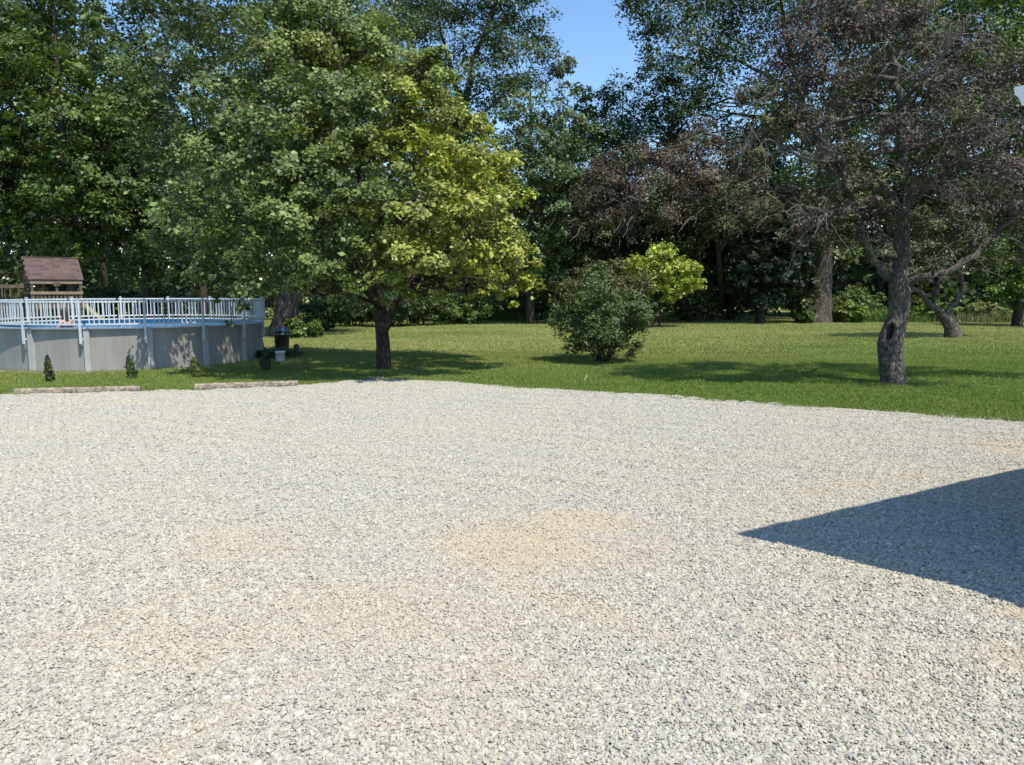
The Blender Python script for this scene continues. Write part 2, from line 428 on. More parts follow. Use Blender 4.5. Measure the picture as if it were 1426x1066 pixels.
NBD = 900
bx = rng.uniform(-20, 14, NBD); by = edge_y(bx) + np.abs(rng.normal(0, .22, NBD)) - .05
px = np.append(px, bx); py = np.append(py, by); n = len(px)
sink = np.zeros(n)
for (cx, cy, rx, ry, tr, stg) in STAINS:
    e = np.hypot(((px - cx) * math.cos(tr) + (py - cy) * math.sin(tr)) / rx, ((py - cy) * math.cos(tr) - (px - cx) * math.sin(tr)) / ry)
    sink = np.maximum(sink, np.clip(1.35 - e + .8 * (vnoise(px * 5, py * 5) - .5), 0, 1) * min(1, stg * 1.2))
for (cx, cy, rr, wd, stg) in TRACKS:
    sink = np.maximum(sink, .9 * np.clip(1.3 - np.abs(np.hypot(px - cx, py - cy) - rr) / wd, 0, 1) * vnoise(px * 1.3, py * 1.3))
pz = gz(px, py) - 0.008 * sink + rng.normal(0, .001, n); pz[nm:] = .008 + .02 * (py[nm:] < edge_y(px[nm:]))
rz = rng.uniform(0, 6.28, n)
gxx = (gz(px + .04, py) - gz(px - .04, py)) / .08; gyy = (gz(px, py + .04) - gz(px, py - .04)) / .08
lx = gxx * np.cos(rz) + gyy * np.sin(rz); ly = -gxx * np.sin(rz) + gyy * np.cos(rz); lx[nm:] = 0; ly[nm:] = 0
pick = np.append(rng.integers(0, NS, nm), rng.integers(NS, NS + 6, n - nm))
scatter('gravel', M_STONE, SP, np.stack([px, py, pz], 1), rz, rng.uniform(.96, 1.1, n), 'pale crushed limestone gravel spread over the drive', pick, (np.arctan(ly), -np.arctan(lx)))

# ---- turf
def blade_patch(nb, rad, h0, h1, wid, rng, lean=.45, hue=.25):
    p = rng.uniform(-rad, rad, (nb, 2)); h = rng.uniform(h0, h1, nb); a = rng.uniform(0, 2 * np.pi, nb)
    le = rng.normal(0, lean, (nb, 2)) * h[:, None]; d = np.stack([np.cos(a), np.sin(a)], 1) * (wid * rng.uniform(.7, 1.3, nb) / 2)[:, None]
    V = np.zeros((nb, 5, 3))
    V[:, 0, :2] = p - d; V[:, 1, :2] = p + d; V[:, 0, 2] = V[:, 1, 2] = -.02
    V[:, 2, :2] = p + d * .8 + le * .35; V[:, 3, :2] = p - d * .8 + le * .35; V[:, 2, 2] = V[:, 3, 2] = h * .6
    V[:, 4, :2] = p + le; V[:, 4, 2] = h
    b = np.arange(nb)[:, None] * 5
    f4 = b + np.array([[0, 1, 2, 3]]); f3 = b + np.array([[3, 2, 4]])
    br = rng.uniform(.6, 1.35, nb)[:, None]; y = np.clip(rng.normal(0, 1, nb), -1, 2.2)[:, None]
    c = br * (1 + y * np.array([hue, hue * .35, -hue * .2]))
    return V.reshape(-1, 3), [f3, f4], np.repeat(np.clip(c, .05, 3), 5, 0)
rng = np.random.default_rng(21)
GP = [proto('turf_patch', mesh_np('turf_patch', *blade_patch(420, .28, .03, .075, .008, rng)), M_BLADE) for _ in range(8)]
FP = [proto('turf_patch', mesh_np('turf_patch', *blade_patch(620, .62, .04, .10, .016, rng)), M_BLADE) for _ in range(6)]
def lawn_pts(y0, y1, st, wx):
    a, b = np.meshgrid(np.arange(-wx, wx, st), np.arange(y0, y1, st), indexing='ij')
    a = (a + rng.uniform(-st * .3, st * .3, a.shape)).ravel(); b = (b + rng.uniform(-st * .3, st * .3, b.shape)).ravel()
    k = (b > edge_y(a) + .30) & (np.abs(a) < .78 * b + 5) & (np.hypot(a + 12.21, b - 24.75) > 4.15)
    return a[k], b[k]
a1, b1 = lawn_pts(11, 27.5, .42, 27); a2, b2 = lawn_pts(27, 72, .95, 62)
ex = rng.uniform(-20, 20, 420); ey = edge_y(ex) + rng.uniform(-.02, .42, 420)
a1 = np.append(a1, ex); b1 = np.append(b1, ey)
n1, n2_ = len(a1), len(a2)
scatter('grass', M_BLADE, GP + FP, np.stack([np.append(a1, a2), np.append(b1, b2), np.zeros(n1 + n2_)], 1), rng.uniform(0, 6.28, n1 + n2_),
        np.append(rng.uniform(.8, 1.2, n1), rng.uniform(.9, 1.25, n2_)), 'short mown grass of the back lawn',
        np.append(rng.integers(0, 8, n1), rng.integers(8, 14, n2_)))

# ---- rough meadow beyond the mown lawn
def meadow_mat():
    m, t, b = nt('meadow_grass')
    a = node(t, 'ShaderNodeAttribute', attribute_name='col')
    g = node(t, 'ShaderNodeNewGeometry').outputs['Position']
    f = noise(t, g, 0.16, 4, 0.6)
    col = mixc(t, mapr(t, f, 0.42, 0.62), (0.11, 0.19, 0.04), (0.27, 0.26, 0.14))
    t.links.new(mixc(t, 1.0, col, a.outputs['Color'], 'MULTIPLY'), b.inputs['Base Color'])
    b.inputs['Roughness'].default_value = .8; b.inputs['Specular IOR Level'].default_value = .2
    return m
M_MEADOW = meadow_mat()
TP = [proto('meadow_patch', mesh_np('meadow_patch', *blade_patch(320, .8, .18, .75, .026, rng, .45)), M_MEADOW) for _ in range(6)]
mx_, my_ = [], []
for (u0, u1, y0, y1, n) in ((620, 770, 55, 60, 60), (1130, 1480, 53, 68, 650), (1480, 1700, 52, 66, 160), (400, 480, 78, 90, 60), (-150, 130, 58, 66, 90)):
    yy = rng.uniform(y0, y1, n); mx_.append((rng.uniform(u0, u1, n) - 713) / F * yy); my_.append(yy)
mx_ = np.concatenate(mx_); my_ = np.concatenate(my_)
scatter('tall_grass', M_MEADOW, TP, np.stack([mx_, my_, np.zeros(len(mx_))], 1), rng.uniform(0, 6.28, len(mx_)), rng.uniform(.8, 1.4, len(mx_)),
        'tall rough grass and weeds along the edge of the woods', rng.integers(0, 6, len(mx_)))

# ------------------------------------------------------------------ trees
def unit(v): return v / (np.linalg.norm(v, axis=-1, keepdims=True) + 1e-9)
def leaf_mesh(name, c, nrm, size, col, rng, aspect=.62, droop=.25, fold=.16, origin=(0, 0, 0)):
    n = len(c); r = rng.standard_normal((n, 3)); r[:, 2] -= droop
    a = unit(r - nrm * np.sum(r * nrm, 1, keepdims=True)); b = np.cross(nrm, a)
    L = (size / 2)[:, None]; Wd = L * aspect * rng.uniform(.8, 1.2, (n, 1))
    V = np.stack([c - a * L, c + b * Wd - nrm * L * fold + a * L * .1, c + a * L - nrm * L * fold * 1.4, c - b * Wd - nrm * L * fold + a * L * .1], 1) - np.array(origin)
    i = np.arange(n)[:, None] * 4
    f = np.concatenate([i + np.array([[0, 2, 1]]), i + np.array([[0, 3, 2]])])
    return mesh_np(name, V.reshape(-1, 3), f, np.repeat(np.clip(col, .003, 1), 4, 0))
def curve(a, b, n, bow, rng, wob=.03, up=0.0):
    """bent line from a to b"""
    a = np.asarray(a, float); b = np.asarray(b, float); t = np.linspace(0, 1, n)[:, None]; L = np.linalg.norm(b - a)
    p = a + (b - a) * t; p[:, 2:] += up * L * np.sin(np.pi * t)
    p += np.asarray(bow) * np.sin(np.pi * t); w = rng.normal(0, wob * L, (n, 3)); w[0] = w[-1] = 0
    return p + w
def fill_lobes(c, r, n, rl, rng, taper=.75, zpow=1.0):
    """lobe centres spread over a crown ellipsoid, bigger below than on top"""
    out = []
    for i in range(n):
        best, bd = None, -1
        for k in range(10):
            d = unit(rng.standard_normal(3)); q = d * rng.uniform(.35, 1.0) ** .5 * np.array(r) * .84
            h = q[2] / r[2]; q[:2] *= 1 - taper * max(0, h) ** 1.5 * .55 - .18 * max(0, -h) ** 2
            m = min([np.linalg.norm((q - o_) / np.array(rl).mean()) for o_, _ in out] or [9])
            if m > bd: best, bd = q, m
        out.append((best, rl * rng.uniform(.7, 1.25)))
    return [(np.asarray(c) + p, s) for p, s in out]
def make_tree(name, label, base, trunk_pts, trunk_r, lobes, nleaf, size, col, seed, group=None, cat='tree', col2=None, c2fun=None,
              barkm=None, leafm=None, clump=.42, cl_per=14, flat=.62, twigs=3, aspect=.62, var=.22, limbs=None, limb_r=.34, inner=.12, density=None, bare=0):
    rng = np.random.default_rng(seed); base = np.asarray(base, float)
    root = thing(name, label, cat, tuple(base), 0, group)
    mb = MB(); tp = np.asarray(trunk_pts, float); tr = np.asarray(trunk_r, float)
    ti = np.linspace(0, len(tp) - 1, max(10, len(tp) * 4)); fi = np.arange(len(tp))
    P = np.stack([np.interp(ti, fi, tp[:, k]) for k in range(3)], 1); Rr = np.interp(ti, fi, tr)
    P[1:-1] += rng.normal(0, .06, (len(P) - 2, 3)) * Rr[1:-1, None] * np.array([1, 1, .0])
    for _ in range(2): P[1:-1] = (P[:-2] + 2 * P[1:-1] + P[2:]) / 4
    flare = 1 + .25 * np.exp(-np.maximum(P[:, 2] - base[2], 0) / (2.0 * tr[0])); mb.tube(P, Rr * flare, 14, True, rng, .03)
    pts = [P]; rads = [Rr]
    for lp, r0, r1 in (limbs or []):
        lp = np.asarray(lp, float); li = np.linspace(0, len(lp) - 1, len(lp) * 4)
        Q = np.stack([np.interp(li, np.arange(len(lp)), lp[:, k]) for k in range(3)], 1)
        Q[1:-1] += rng.normal(0, .25, (len(Q) - 2, 3)) * r0
        rr = np.linspace(r0, r1, len(Q)); mb.tube(Q, rr, 9, True, rng, .06); pts.append(Q); rads.append(rr)
    AP = np.concatenate(pts); AR = np.concatenate(rads); zfork = AP[:, 2].min() + .18 * (AP[:, 2].max() - AP[:, 2].min())
    C, N, CC = [], [], []
    lr = np.array([l[1] for l in lobes]); share = lr ** 2 / np.sum(lr ** 2)
    if density is not None: share = share * np.asarray(density); share /= share.sum()
    sun3 = np.array(sdir)
    for (lc, r), sh in zip(lobes, share):
        lc = np.asarray(lc, float)
        cost = np.linalg.norm(AP - lc, axis=1) + 1.2 * np.maximum(0, AP[:, 2] - lc[2] + .4 * r) + 4 * (AP[:, 2] < zfork)
        i = int(np.argmin(cost + rng.uniform(0, .5, len(cost)))); a = AP[i]; L = np.linalg.norm(lc - a)
        r0 = min(AR[i] * .7, max(.02, .03 * L + .012)) if limbs else min(AR[i] * limb_r * 1.6, max(.025, .03 * L + .015))
        lp = curve(a, lc, 9, rng.normal(0, .05 * L, 3), rng, .02, .08); mb.tube(lp, np.linspace(r0, .012, 9), 6)
        nc = max(4, int(cl_per * (r / lr.mean()) ** 2))
        d = rng.standard_normal((nc, 3)); d[:, 2] = d[:, 2] * .8 + .25; d = unit(d)
        q = lc + d * r * (rng.uniform(.45, 1.12, (nc, 1)) * np.array([1, 1, .8]))
        for j in range(min(nc, twigs)):
            mb.tube(curve(lp[rng.integers(4, 9)], q[j], 5, (0, 0, 0), rng, .05, .06), np.linspace(max(.008, r0 * .3), .004, 5), 4, False)
        nl = int(nleaf * sh); ni = int(nl * inner); k = rng.integers(0, nc, nl - ni)
        cr = clump * r * rng.uniform(.6, 1.25, nc)
        g = rng.standard_normal((nl - ni, 3)); g = unit(g) * rng.random((nl - ni, 1)) ** .5
        p = q[k] + g * cr[k][:, None] * np.array([1, 1, flat]); p[:, 2] -= .25 * cr[k] * np.sum(g[:, :2] ** 2, 1)
        nv = unit(.55 * d[k] + np.array([0, 0, .55]) + .25 * sun3 + .42 * rng.standard_normal((nl - ni, 3)))
        tone = (1 + var * .7 * rng.standard_normal(nc))[k] * (1 + var * rng.standard_normal(nl - ni))
        p2 = lc + unit(rng.standard_normal((ni, 3))) * r * rng.random((ni, 1)) ** .33 * .9; n2 = unit(rng.standard_normal((ni, 3)) + np.array([0, 0, .6]))
        C += [p, p2]; N += [nv, n2]; CC += [tone, 1 + var * rng.standard_normal(ni)]
    C = np.concatenate(C); N = np.concatenate(N); T = np.clip(np.concatenate(CC), .4, 1.9)
    keep = C[:, 2] > .12; C, N, T = C[keep], N[keep], T[keep]
    col_ = np.array(col)[None] * T[:, None]
    if col2 is not None:
        w = np.clip(c2fun(C, rng) if c2fun else rng.random(len(C)) < .2, 0, 1)[:, None].astype(float)
        col_ = col_ * (1 - w) + np.array(col2)[None] * T[:, None] * w
    col_ *= 1 + rng.normal(0, .06, col_.shape)
    s = size * np.exp(rng.normal(-.03, .32, len(C)))
    link('trunk', mb.mesh('trunk', True, base), barkm or M_BARK, root)
    link('crown', leaf_mesh('crown', C, N, s, col_, rng, aspect, origin=base), leafm or M_LEAF, root)
    return root

DK = (0.052, 0.088, 0.020); MG = (0.096, 0.150, 0.030); BL = (0.074, 0.112, 0.040); LG = (0.13, 0.20, 0.035)
# the big two-toned maple on the lawn
b0 = ground(534, 515); yb = b0[1]
rng = np.random.default_rng(3)
def mp(u, v, dy=0.0): return at(u, v, yb + dy)
lob = []
MAPLE = [(445, 45, 68, .3), (395, 80, 78, 0), (515, 72, 64, .5), (585, 105, 62, 0), (610, 165, 62, -.8), (545, 150, 70, -1.6), (470, 130, 80, -1.4), (400, 170, 80, -1.2), (330, 150, 70, .2),
         (300, 215, 75, 0), (360, 240, 75, -1.8), (430, 240, 75, -2.4), (500, 215, 70, -2.4), (575, 225, 60, -2.6), (640, 225, 62, -1.5), (690, 235, 50, .2), (700, 285, 55, -.4), (640, 290, 62, -2.6),
         (570, 295, 66, -3.3), (495, 295, 70, -3.4), (420, 305, 72, -3.2), (345, 315, 72, -2.4), (275, 290, 66, -.8), (250, 340, 50, -.6), (300, 365, 52, -1.8), (365, 375, 55, -2.8), (435, 370, 58, -3.4),
         (505, 365, 62, -3.6), (575, 365, 62, -3.4), (645, 355, 58, -2.4), (705, 345, 52, -.8), (725, 375, 36, .2), (690, 392, 32, -.9), (620, 396, 34, -2.2), (545, 405, 34, -2.6), (470, 402, 36, -2.4), (318, 400, 24, -1.4), (300, 412, 13, -1.2), (338, 428, 13, -1.5), (322, 452, 9, -1.6), (270, 408, 12, -1), (742, 398, 24, -.2), (705, 410, 22, -.8), (660, 412, 20, -1.6),
         (420, 330, 80, 2.2), (520, 310, 90, 2.8), (620, 290, 80, 2.4), (340, 250, 80, 2.4), (450, 190, 90, 2.4), (540, 130, 80, 2.4), (680, 340, 60, 2.2), (480, 60, 80, 2.2), (280, 330, 60, 2.2),
         (385, 20, 60, .5), (620, 190, 58, 1.5), (670, 252, 52, 1.8), (590, 130, 52, 1.5), (560, 200, 66, .2), (655, 175, 34, -.2)]
for u, v, r, dy in MAPLE: lob.append((mp(u, v, dy), r / F * (yb + dy) * .86))
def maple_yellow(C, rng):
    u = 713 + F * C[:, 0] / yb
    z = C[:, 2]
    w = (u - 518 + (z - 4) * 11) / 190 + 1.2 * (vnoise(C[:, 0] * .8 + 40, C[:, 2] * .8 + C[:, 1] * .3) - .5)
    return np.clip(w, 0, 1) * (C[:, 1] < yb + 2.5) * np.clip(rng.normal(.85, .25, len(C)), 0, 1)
tz = [mp(534, 515), mp(533, 470, .05), mp(530, 430, .1), mp(520, 360, .2), mp(505, 260, .2), mp(480, 130, .2), mp(460, 20, .2)]
tz[0][2] = -.05
make_tree('maple_tree', 'big round maple with yellow-green right side standing on lawn behind gravel corner', b0, tz, [.19, .18, .175, .15, .12, .07, .03], lob, 142000, .10,
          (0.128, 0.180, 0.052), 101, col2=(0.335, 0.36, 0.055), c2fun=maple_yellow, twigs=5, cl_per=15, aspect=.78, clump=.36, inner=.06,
          limbs=[([mp(534, 466), mp(548, 432, -.1), mp(566, 400, -.4), mp(610, 350, -.8), mp(670, 300, -.8)], .125, .03), ([mp(527, 425), mp(485, 370, -.8), mp(420, 320, -1.2), mp(340, 290, -1)], .12, .03),
                 ([mp(522, 380), mp(560, 290, -1.5), mp(590, 220, -1.8)], .09, .025), ([mp(515, 330), mp(440, 230, -1.4), mp(390, 150, -1)], .09, .025),
                 ([mp(520, 370, .2), mp(560, 270, 1.6), mp(600, 200, 2)], .09, .02), ([mp(515, 350, .2), mp(420, 280, 1.8), mp(360, 220, 2.2)], .09, .02), ([mp(529, 430, 0), mp(500, 390, -1.6), mp(490, 340, -2.6)], .08, .02),
                 ([mp(528, 425, 0), mp(440, 395, -.6), mp(330, 398, -1.2)], .06, .015)])

# tall trees of the wood: (name, label, u, depth, crown radius, bottom, top, lobes, leaves, leaf size, colour, airy, trunk radius, bark, base offset)
def wood_tree(name, label, u, d, r, z0, z1, nl, nleaf, size, col, seed, rl=None, group=None, tr=.28, barkm=None, lean=0.0, clump=.42, col2=None, ry=None, c2=None, twigs=2, inner=.12, var=.24):
    rng = np.random.default_rng(seed); bx_ = (u - 713) / F * d; ry = ry or r * .85
    base = np.array([bx_, d, 0.]); c = np.array([bx_ + lean, d, (z0 + z1) / 2])
    lobes = fill_lobes(c, (r, ry, (z1 - z0) / 2), nl, rl or r * .35, rng)
    top = c[2] + (z1 - z0) * .36
    tp = [base + (0, 0, -.1), base + (lean * .15, 0, top * .25), base + (lean * .45, .1, top * .5), base + (lean * .8, 0, top * .8), base + (lean, 0, top)]
    return make_tree(name, label, base, tp, [tr, tr * .8, tr * .66, tr * .4, .04], lobes, int(nleaf * 1.45), size * 1.13, col, seed, group, barkm=barkm, clump=clump * .88, twigs=twigs, col2=col2, c2fun=c2, inner=inner * .5, var=var)
G1 = 'trees at the edge of the woods'
wood_tree('shade_tree', 'dark tall tree behind swing beam of the play tower', -40, 44, 5.6, 1.0, 22, 46, 24000, .20, DK, 201, group=G1)
wood_tree('shade_tree', 'leafy green tree directly behind the play tower roof', 105, 43, 4.9, 2.2, 20, 42, 24000, .19, MG, 202, group=G1)
wood_tree('shade_tree', 'slim pointed green tree between play tower and big maple', 208, 45, 3.9, 2.0, 16.5, 34, 19000, .18, (0.088, 0.14, 0.038), 203, group=G1)
wood_tree('shade_tree', 'tall dark tree with sky gaps rising behind the slim pointed tree', 285, 52, 6.2, 4.0, 27, 46, 20000, .21, DK, 204, group=G1)
wood_tree('shade_tree', 'tall dark tree at the back of the wood behind play tower', 60, 55, 6.0, 3.0, 28, 44, 19000, .23, DK, 205, group=G1)
wood_tree('shade_tree', 'tall tree closing the sky between two dark trees behind pool', 150, 61, 6.8, 6, 33, 44, 15000, .25, DK, 224, group=G1)
wood_tree('shade_tree', 'tall green tree half hidden by the brown-leaved crown', 1235, 65, 6.8, 6, 33, 40, 13000, .26, MG, 225, group=G1)
wood_tree('shade_tree', 'tall green tree behind the leaning apple tree', 1385, 66, 6.8, 5, 33, 40, 13000, .26, MG, 226, group=G1)
wood_tree('shade_tree', 'broad leafy tree beyond the end of the swing beam', -190, 45, 6.0, 1.5, 20, 40, 17000, .22, MG, 206, group=G1)
# old tree with the thick leaning trunk behind the pool
eb = ground(394, 470); d = eb[1]
rng = np.random.default_rng(77)
el = fill_lobes(np.array([eb[0] - .6, d, 11.2]), (6.6, 5.6, 8.8), 52, 2.1, rng)
def ep(u, v, dy=0): return at(u, v, d + dy)
make_tree('old_tree', 'old tree with thick leaning grey trunk beside the pool', eb, [ep(392, 475), ep(397, 440), ep(405, 405), ep(412, 360), ep(405, 280, .2), ep(395, 160, .3), ep(390, 30, .3)], [.56, .52, .50, .42, .3, .18, .05],
          el, 50000, .16, (0.072, 0.108, 0.036), 207, barkm=M_COTTON, clump=.42, twigs=3,
          limbs=[([ep(408, 385), ep(360, 320, -1), ep(290, 270, -2)], .22, .04), ([ep(412, 350), ep(450, 250, -1), ep(480, 160, -1)], .2, .04)])
gy_ = 54.0
def tp_(u, v, dy=0): return at(u, v, gy_ + dy)
GL = [(560, 20, 46, 1), (600, 60, 44, -1), (640, 15, 48, 1), (690, 5, 48, -1), (732, 28, 36, 0), (752, 72, 28, 0), (785, 88, 20, 0), (765, 100, 22, 1), (715, 75, 40, -2), (670, 70, 42, 1), (640, 115, 38, -2), (690, 125, 38, 2), (735, 115, 30, 1), (610, -40, 60, 0), (700, -50, 56, 0),
      (655, -95, 60, 0), (560, -40, 50, 1), (600, 110, 40, 2), (660, 165, 34, 0), (520, 30, 46, 0), (740, -20, 34, 0), (590, 20, 40, -3)]
gb_ = np.array([(640 - 713) / F * gy_, gy_, 0.])
make_tree('cottonwood_tree', 'very tall airy blue-green tree rising behind the big maple', gb_, [gb_ + (0, 0, -.1), tp_(640, 360), tp_(642, 250), tp_(645, 150)], [.5, .42, .36, .3],
          [(tp_(u, v, dy), r / F * gy_) for u, v, r, dy in GL], 52000, .18, BL, 208, G1, barkm=M_COTTON, clump=.58, twigs=4, cl_per=16, inner=.06,
          limbs=[([tp_(645, 160), tp_(660, 80), tp_(690, 10), tp_(700, -60)], .24, .05), ([tp_(645, 150), tp_(620, 70, 1), tp_(600, -20, 1)], .22, .05), ([tp_(643, 200), tp_(690, 140, -1), tp_(740, 95, -1)], .14, .03), ([tp_(642, 230), tp_(600, 150, -1), tp_(560, 60, -1)], .14, .03)])
wood_tree('shade_tree', 'fine-leaved soft green tree right of the big maple crown', 738, 50, 4.2, .8, 17, 36, 22000, .16, (0.088, 0.135, 0.05), 209, group=G1, clump=.5)
rd_ = 58.0; rb_ = np.array([(868 - 713) / F * rd_, rd_, 0.])
def rp_(u, v, dy=0): return at(u, v, rd_ + dy)
RL = [(828, 150, 32, 0), (868, 134, 32, 0), (905, 148, 32, 0), (940, 175, 32, 0), (848, 185, 42, -2), (900, 195, 44, -2), (815, 205, 34, 0), (952, 220, 32, 0), (870, 240, 46, -3), (925, 250, 42, -2), (820, 255, 38, -1), (870, 200, 50, 3), (840, 300, 44, -1), (900, 310, 44, -1), (945, 300, 36, 0), (865, 360, 44, -1), (815, 350, 34, 0), (920, 370, 38, 0), (870, 290, 50, 3)]
make_tree('shade_tree', 'round-topped very dark tree under the open sky', rb_, [rb_ + (0, 0, -.1), rp_(868, 360), rp_(868, 260), rp_(868, 170)], [.3, .26, .2, .08], [(rp_(u, v, dy), r / F * rd_) for u, v, r, dy in RL], 40000, .19, (0.042, 0.078, 0.022), 210, G1, clump=.5, twigs=2)
wood_tree('shade_tree', 'dark tree tucked between the fine-leaved and round-topped trees', 797, 55, 4.2, .8, 17, 30, 14000, .2, DK, 211, group=G1)
# cottonwood with the flared trunk on the right
wood_tree('shade_tree', 'low dark tree filling the gap beside the flared cottonwood trunk', 1015, 58, 5.0, .8, 13, 32, 15000, .22, DK, 213, group=G1)
wood_tree('shade_tree', 'tall bright green tree behind the tall brown-leaved tree', 1310, 63, 7.2, 5.0, 32, 44, 20000, .25, (0.088, 0.15, 0.04), 214, group=G1)
wood_tree('shade_tree', 'tall green tree beyond the house gutter', 1450, 64, 7.2, 4.0, 31, 44, 20000, .25, (0.08, 0.138, 0.038), 215, group=G1)
wood_tree('shade_tree', 'dark wood-edge tree behind the hollow trunk', 1225, 70, 6.0, .8, 15, 32, 13000, .24, DK, 216, group=G1)
wood_tree('small_tree', 'low bright green tree by the meadow beside leaning apple tree', 1415, 47, 2.9, .7, 7.2, 18, 9000, .15, (0.10, 0.18, 0.032), 217)
wood_tree('shade_tree', 'dark undergrowth tree behind the maple trunk', 490, 56, 4.6, .3, 12, 28, 12000, .24, DK, 218, group=G1)
wood_tree('shade_tree', 'dark tree filling the shade beneath the tall airy tree', 625, 56, 5.2, .3, 16, 34, 14000, .24, DK, 219, group=G1)
wood_tree('shade_tree', 'drooping dark tree just left of the flared cottonwood trunk', 1058, 51, 3.6, .9, 9.5, 26, 12000, .2, (0.032, 0.056, 0.026), 220, group=G1)
wood_tree('shade_tree', 'dark tree filling the view behind the brown-leaved crown', 1105, 62, 5.5, 3.5, 18, 36, 15000, .22, MG, 223, group=G1)
wood_tree('shade_tree', 'leafy tree growing out beyond the right end of the meadow', 1590, 56, 6, 2, 20, 36, 12000, .25, MG, 221, group=G1)
wood_tree('shade_tree', 'dark tree between the round-topped tree and the cottonwood', 950, 56, 4.2, .5, 12, 28, 12000, .23, DK, 222, group=G1)
cb = ground(1135, 450); dc = cb[1]
rng = np.random.default_rng(88)
def cp(u, v, dy=0): return at(u, v, dc + dy)
cl = [(cp(u, v, dy), r / F * dc) for u, v, r, dy in [(900, 5, 40, 0), (940, 40, 48, 0), (922, 92, 32, .5), (905, 50, 28, 1), (950, 135, 34, 1), (975, 165, 36, 0), (1015, 185, 38, 1), (930, 160, 32, 2), (960, 110, 38, 2), (912, 120, 24, 1), (985, 15, 55, 1), (970, 85, 50, -1), (1005, 130, 46, 0), (1040, 60, 60, 1), (1060, 150, 46, -2), (1085, 0, 60, 0), (1110, 90, 55, 2),
     (1150, 20, 60, -2), (1180, 110, 55, 0), (1210, 30, 55, 1), (1260, 70, 55, 0), (1250, 0, 50, 0), (1040, 200, 40, 0), (1190, 190, 45, 1), (960, -40, 55, 0), (1060, -60, 70, 0), (1160, -70, 70, 0), (1250, -60, 60, 0), (880, -25, 35, 0), (1090, 170, 40, 1), (1120, 318, 28, -2), (1150, 288, 32, -2), (1172, 330, 26, -1.5), (1108, 262, 30, -1.5), (1140, 235, 30, -1), (1172, 245, 30, -2), (1135, 345, 18, -2)]]
make_tree('cottonwood_tree', 'giant cottonwood with flared grey trunk at the edge of the far meadow', cb, [cp(1132, 455), cp(1140, 420), cp(1144, 380), cp(1146, 330), cp(1148, 250), cp(1146, 195)], [1.0, .74, .64, .56, .5, .44],
          cl, 74000, .19, BL, 212, barkm=M_COTTON, clump=.62, twigs=4, cl_per=16, inner=.05,
          limbs=[([cp(1147, 205), cp(1118, 160), cp(1108, 110), cp(1090, 20), cp(1080, -60)], .36, .06), ([cp(1146, 200), cp(1160, 130, 1), cp(1190, 40, 1), cp(1220, -40)], .3, .05), ([cp(1112, 130), cp(1040, 90), cp(960, 60)], .16, .04), ([cp(1150, 350), cp(1130, 330, -1), cp(1120, 350, -2)], .1, .02)])

def low_plant(name, label, pos, r, h, nleaf, size, col, seed, group=None, col2=None, nstem=9, cat='shrub', leafm=None, c2=None, clump=.5):
    rng = np.random.default_rng(seed); pos = np.asarray(pos, float)
    lobes = fill_lobes(pos + (0, 0, h * .55), (r, r * .9, h * .5), max(8, int(10 * r)), .42 * min(r, h * .7), rng, .3)
    tp = [pos + (0, 0, -.05), pos + (0, .02, h * .15), pos + (.03, 0, h * .4)]
    return make_tree(name, label, pos, tp, [.06, .05, .03], lobes, nleaf, size, col, seed, group, cat, col2=col2, c2fun=c2, twigs=2, clump=clump, leafm=leafm)
# burning bush on the lawn: vase of many stems
bb = ground(838, 505); ys = bb[1]
def bp(u, v, dy=0): return at(u, v, ys + dy)
BUSH = [(795, 425, 30, 0), (780, 450, 22, .2), (815, 395, 30, 0), (850, 390, 32, -.2), (885, 400, 28, 0), (835, 420, 34, -1), (875, 430, 32, -.8), (800, 460, 28, -.6), (845, 455, 34, -1.2), (885, 458, 28, -.4), (800, 484, 20, -.4), (862, 482, 24, -.9), (885, 485, 16, -.2), (830, 480, 20, -1.0),
        (835, 400, 34, 1), (870, 420, 34, 1.1), (800, 440, 30, 1), (850, 460, 34, 1.1), (825, 375, 18, 0), (860, 372, 18, 0), (900, 425, 16, 0), (787, 405, 16, 0), (900, 445, 14, -.1)]
st = []
rng = np.random.default_rng(9)
for i in range(17):
    a = rng.uniform(0, 6.28); e = np.array([math.cos(a) * 1.35, math.sin(a) * 1.2, rng.uniform(1.3, 2.6)])
    s0 = bb + np.array([math.cos(a) * .14, math.sin(a) * .12, -.03]); st.append(([s0, s0 + e * np.array([.22, .22, .35]), s0 + e * np.array([.6, .6, .7]), s0 + e], .032, .01))
make_tree('burning_bush', 'wide dark green vase-shaped bush with bronze tips on mid lawn', bb, [bb + (0, 0, -.05), bb + (0, 0, .2), bb + (0, 0, .6)], [.12, .1, .04],
          [(bp(u, v, dy), r / F * ys * .86) for u, v, r, dy in BUSH], 27000, .085, (0.092, 0.138, 0.042), 301, cat='shrub', limbs=st, col2=(0.15, 0.075, 0.03), aspect=.5, clump=.55,
          c2fun=lambda C, r: ((C[:, 2] > 1.9) & (vnoise(C[:, 0] * 1.6 + 3, C[:, 2] * 1.6) > .72)) * r.uniform(.1, .6, len(C)), twigs=4, inner=.2)
yb2 = ground(918, 457); yy = yb2[1]
YT = [(895, 370, 24), (925, 352, 24), (955, 372, 24), (885, 395, 18), (910, 395, 26), (945, 400, 26), (970, 395, 18), (925, 375, 26), (935, 415, 14), (900, 412, 12), (972, 375, 14)]
make_tree('small_tree', 'small glowing yellow-green tree behind the vase-shaped bush', yb2, [yb2 + (0, 0, -.05), yb2 + (.03, 0, 1.3), yb2 + (.1, 0, 2.6), yb2 + (.25, 0, 4)], [.075, .065, .05, .02],
          [(at(u - 3, v, yy + dy), r / F * yy * .74) for u, v, r in YT for dy in (-.9, .9)], 11000, .15, (0.29, 0.35, 0.05), 302, clump=.5, aspect=.75)

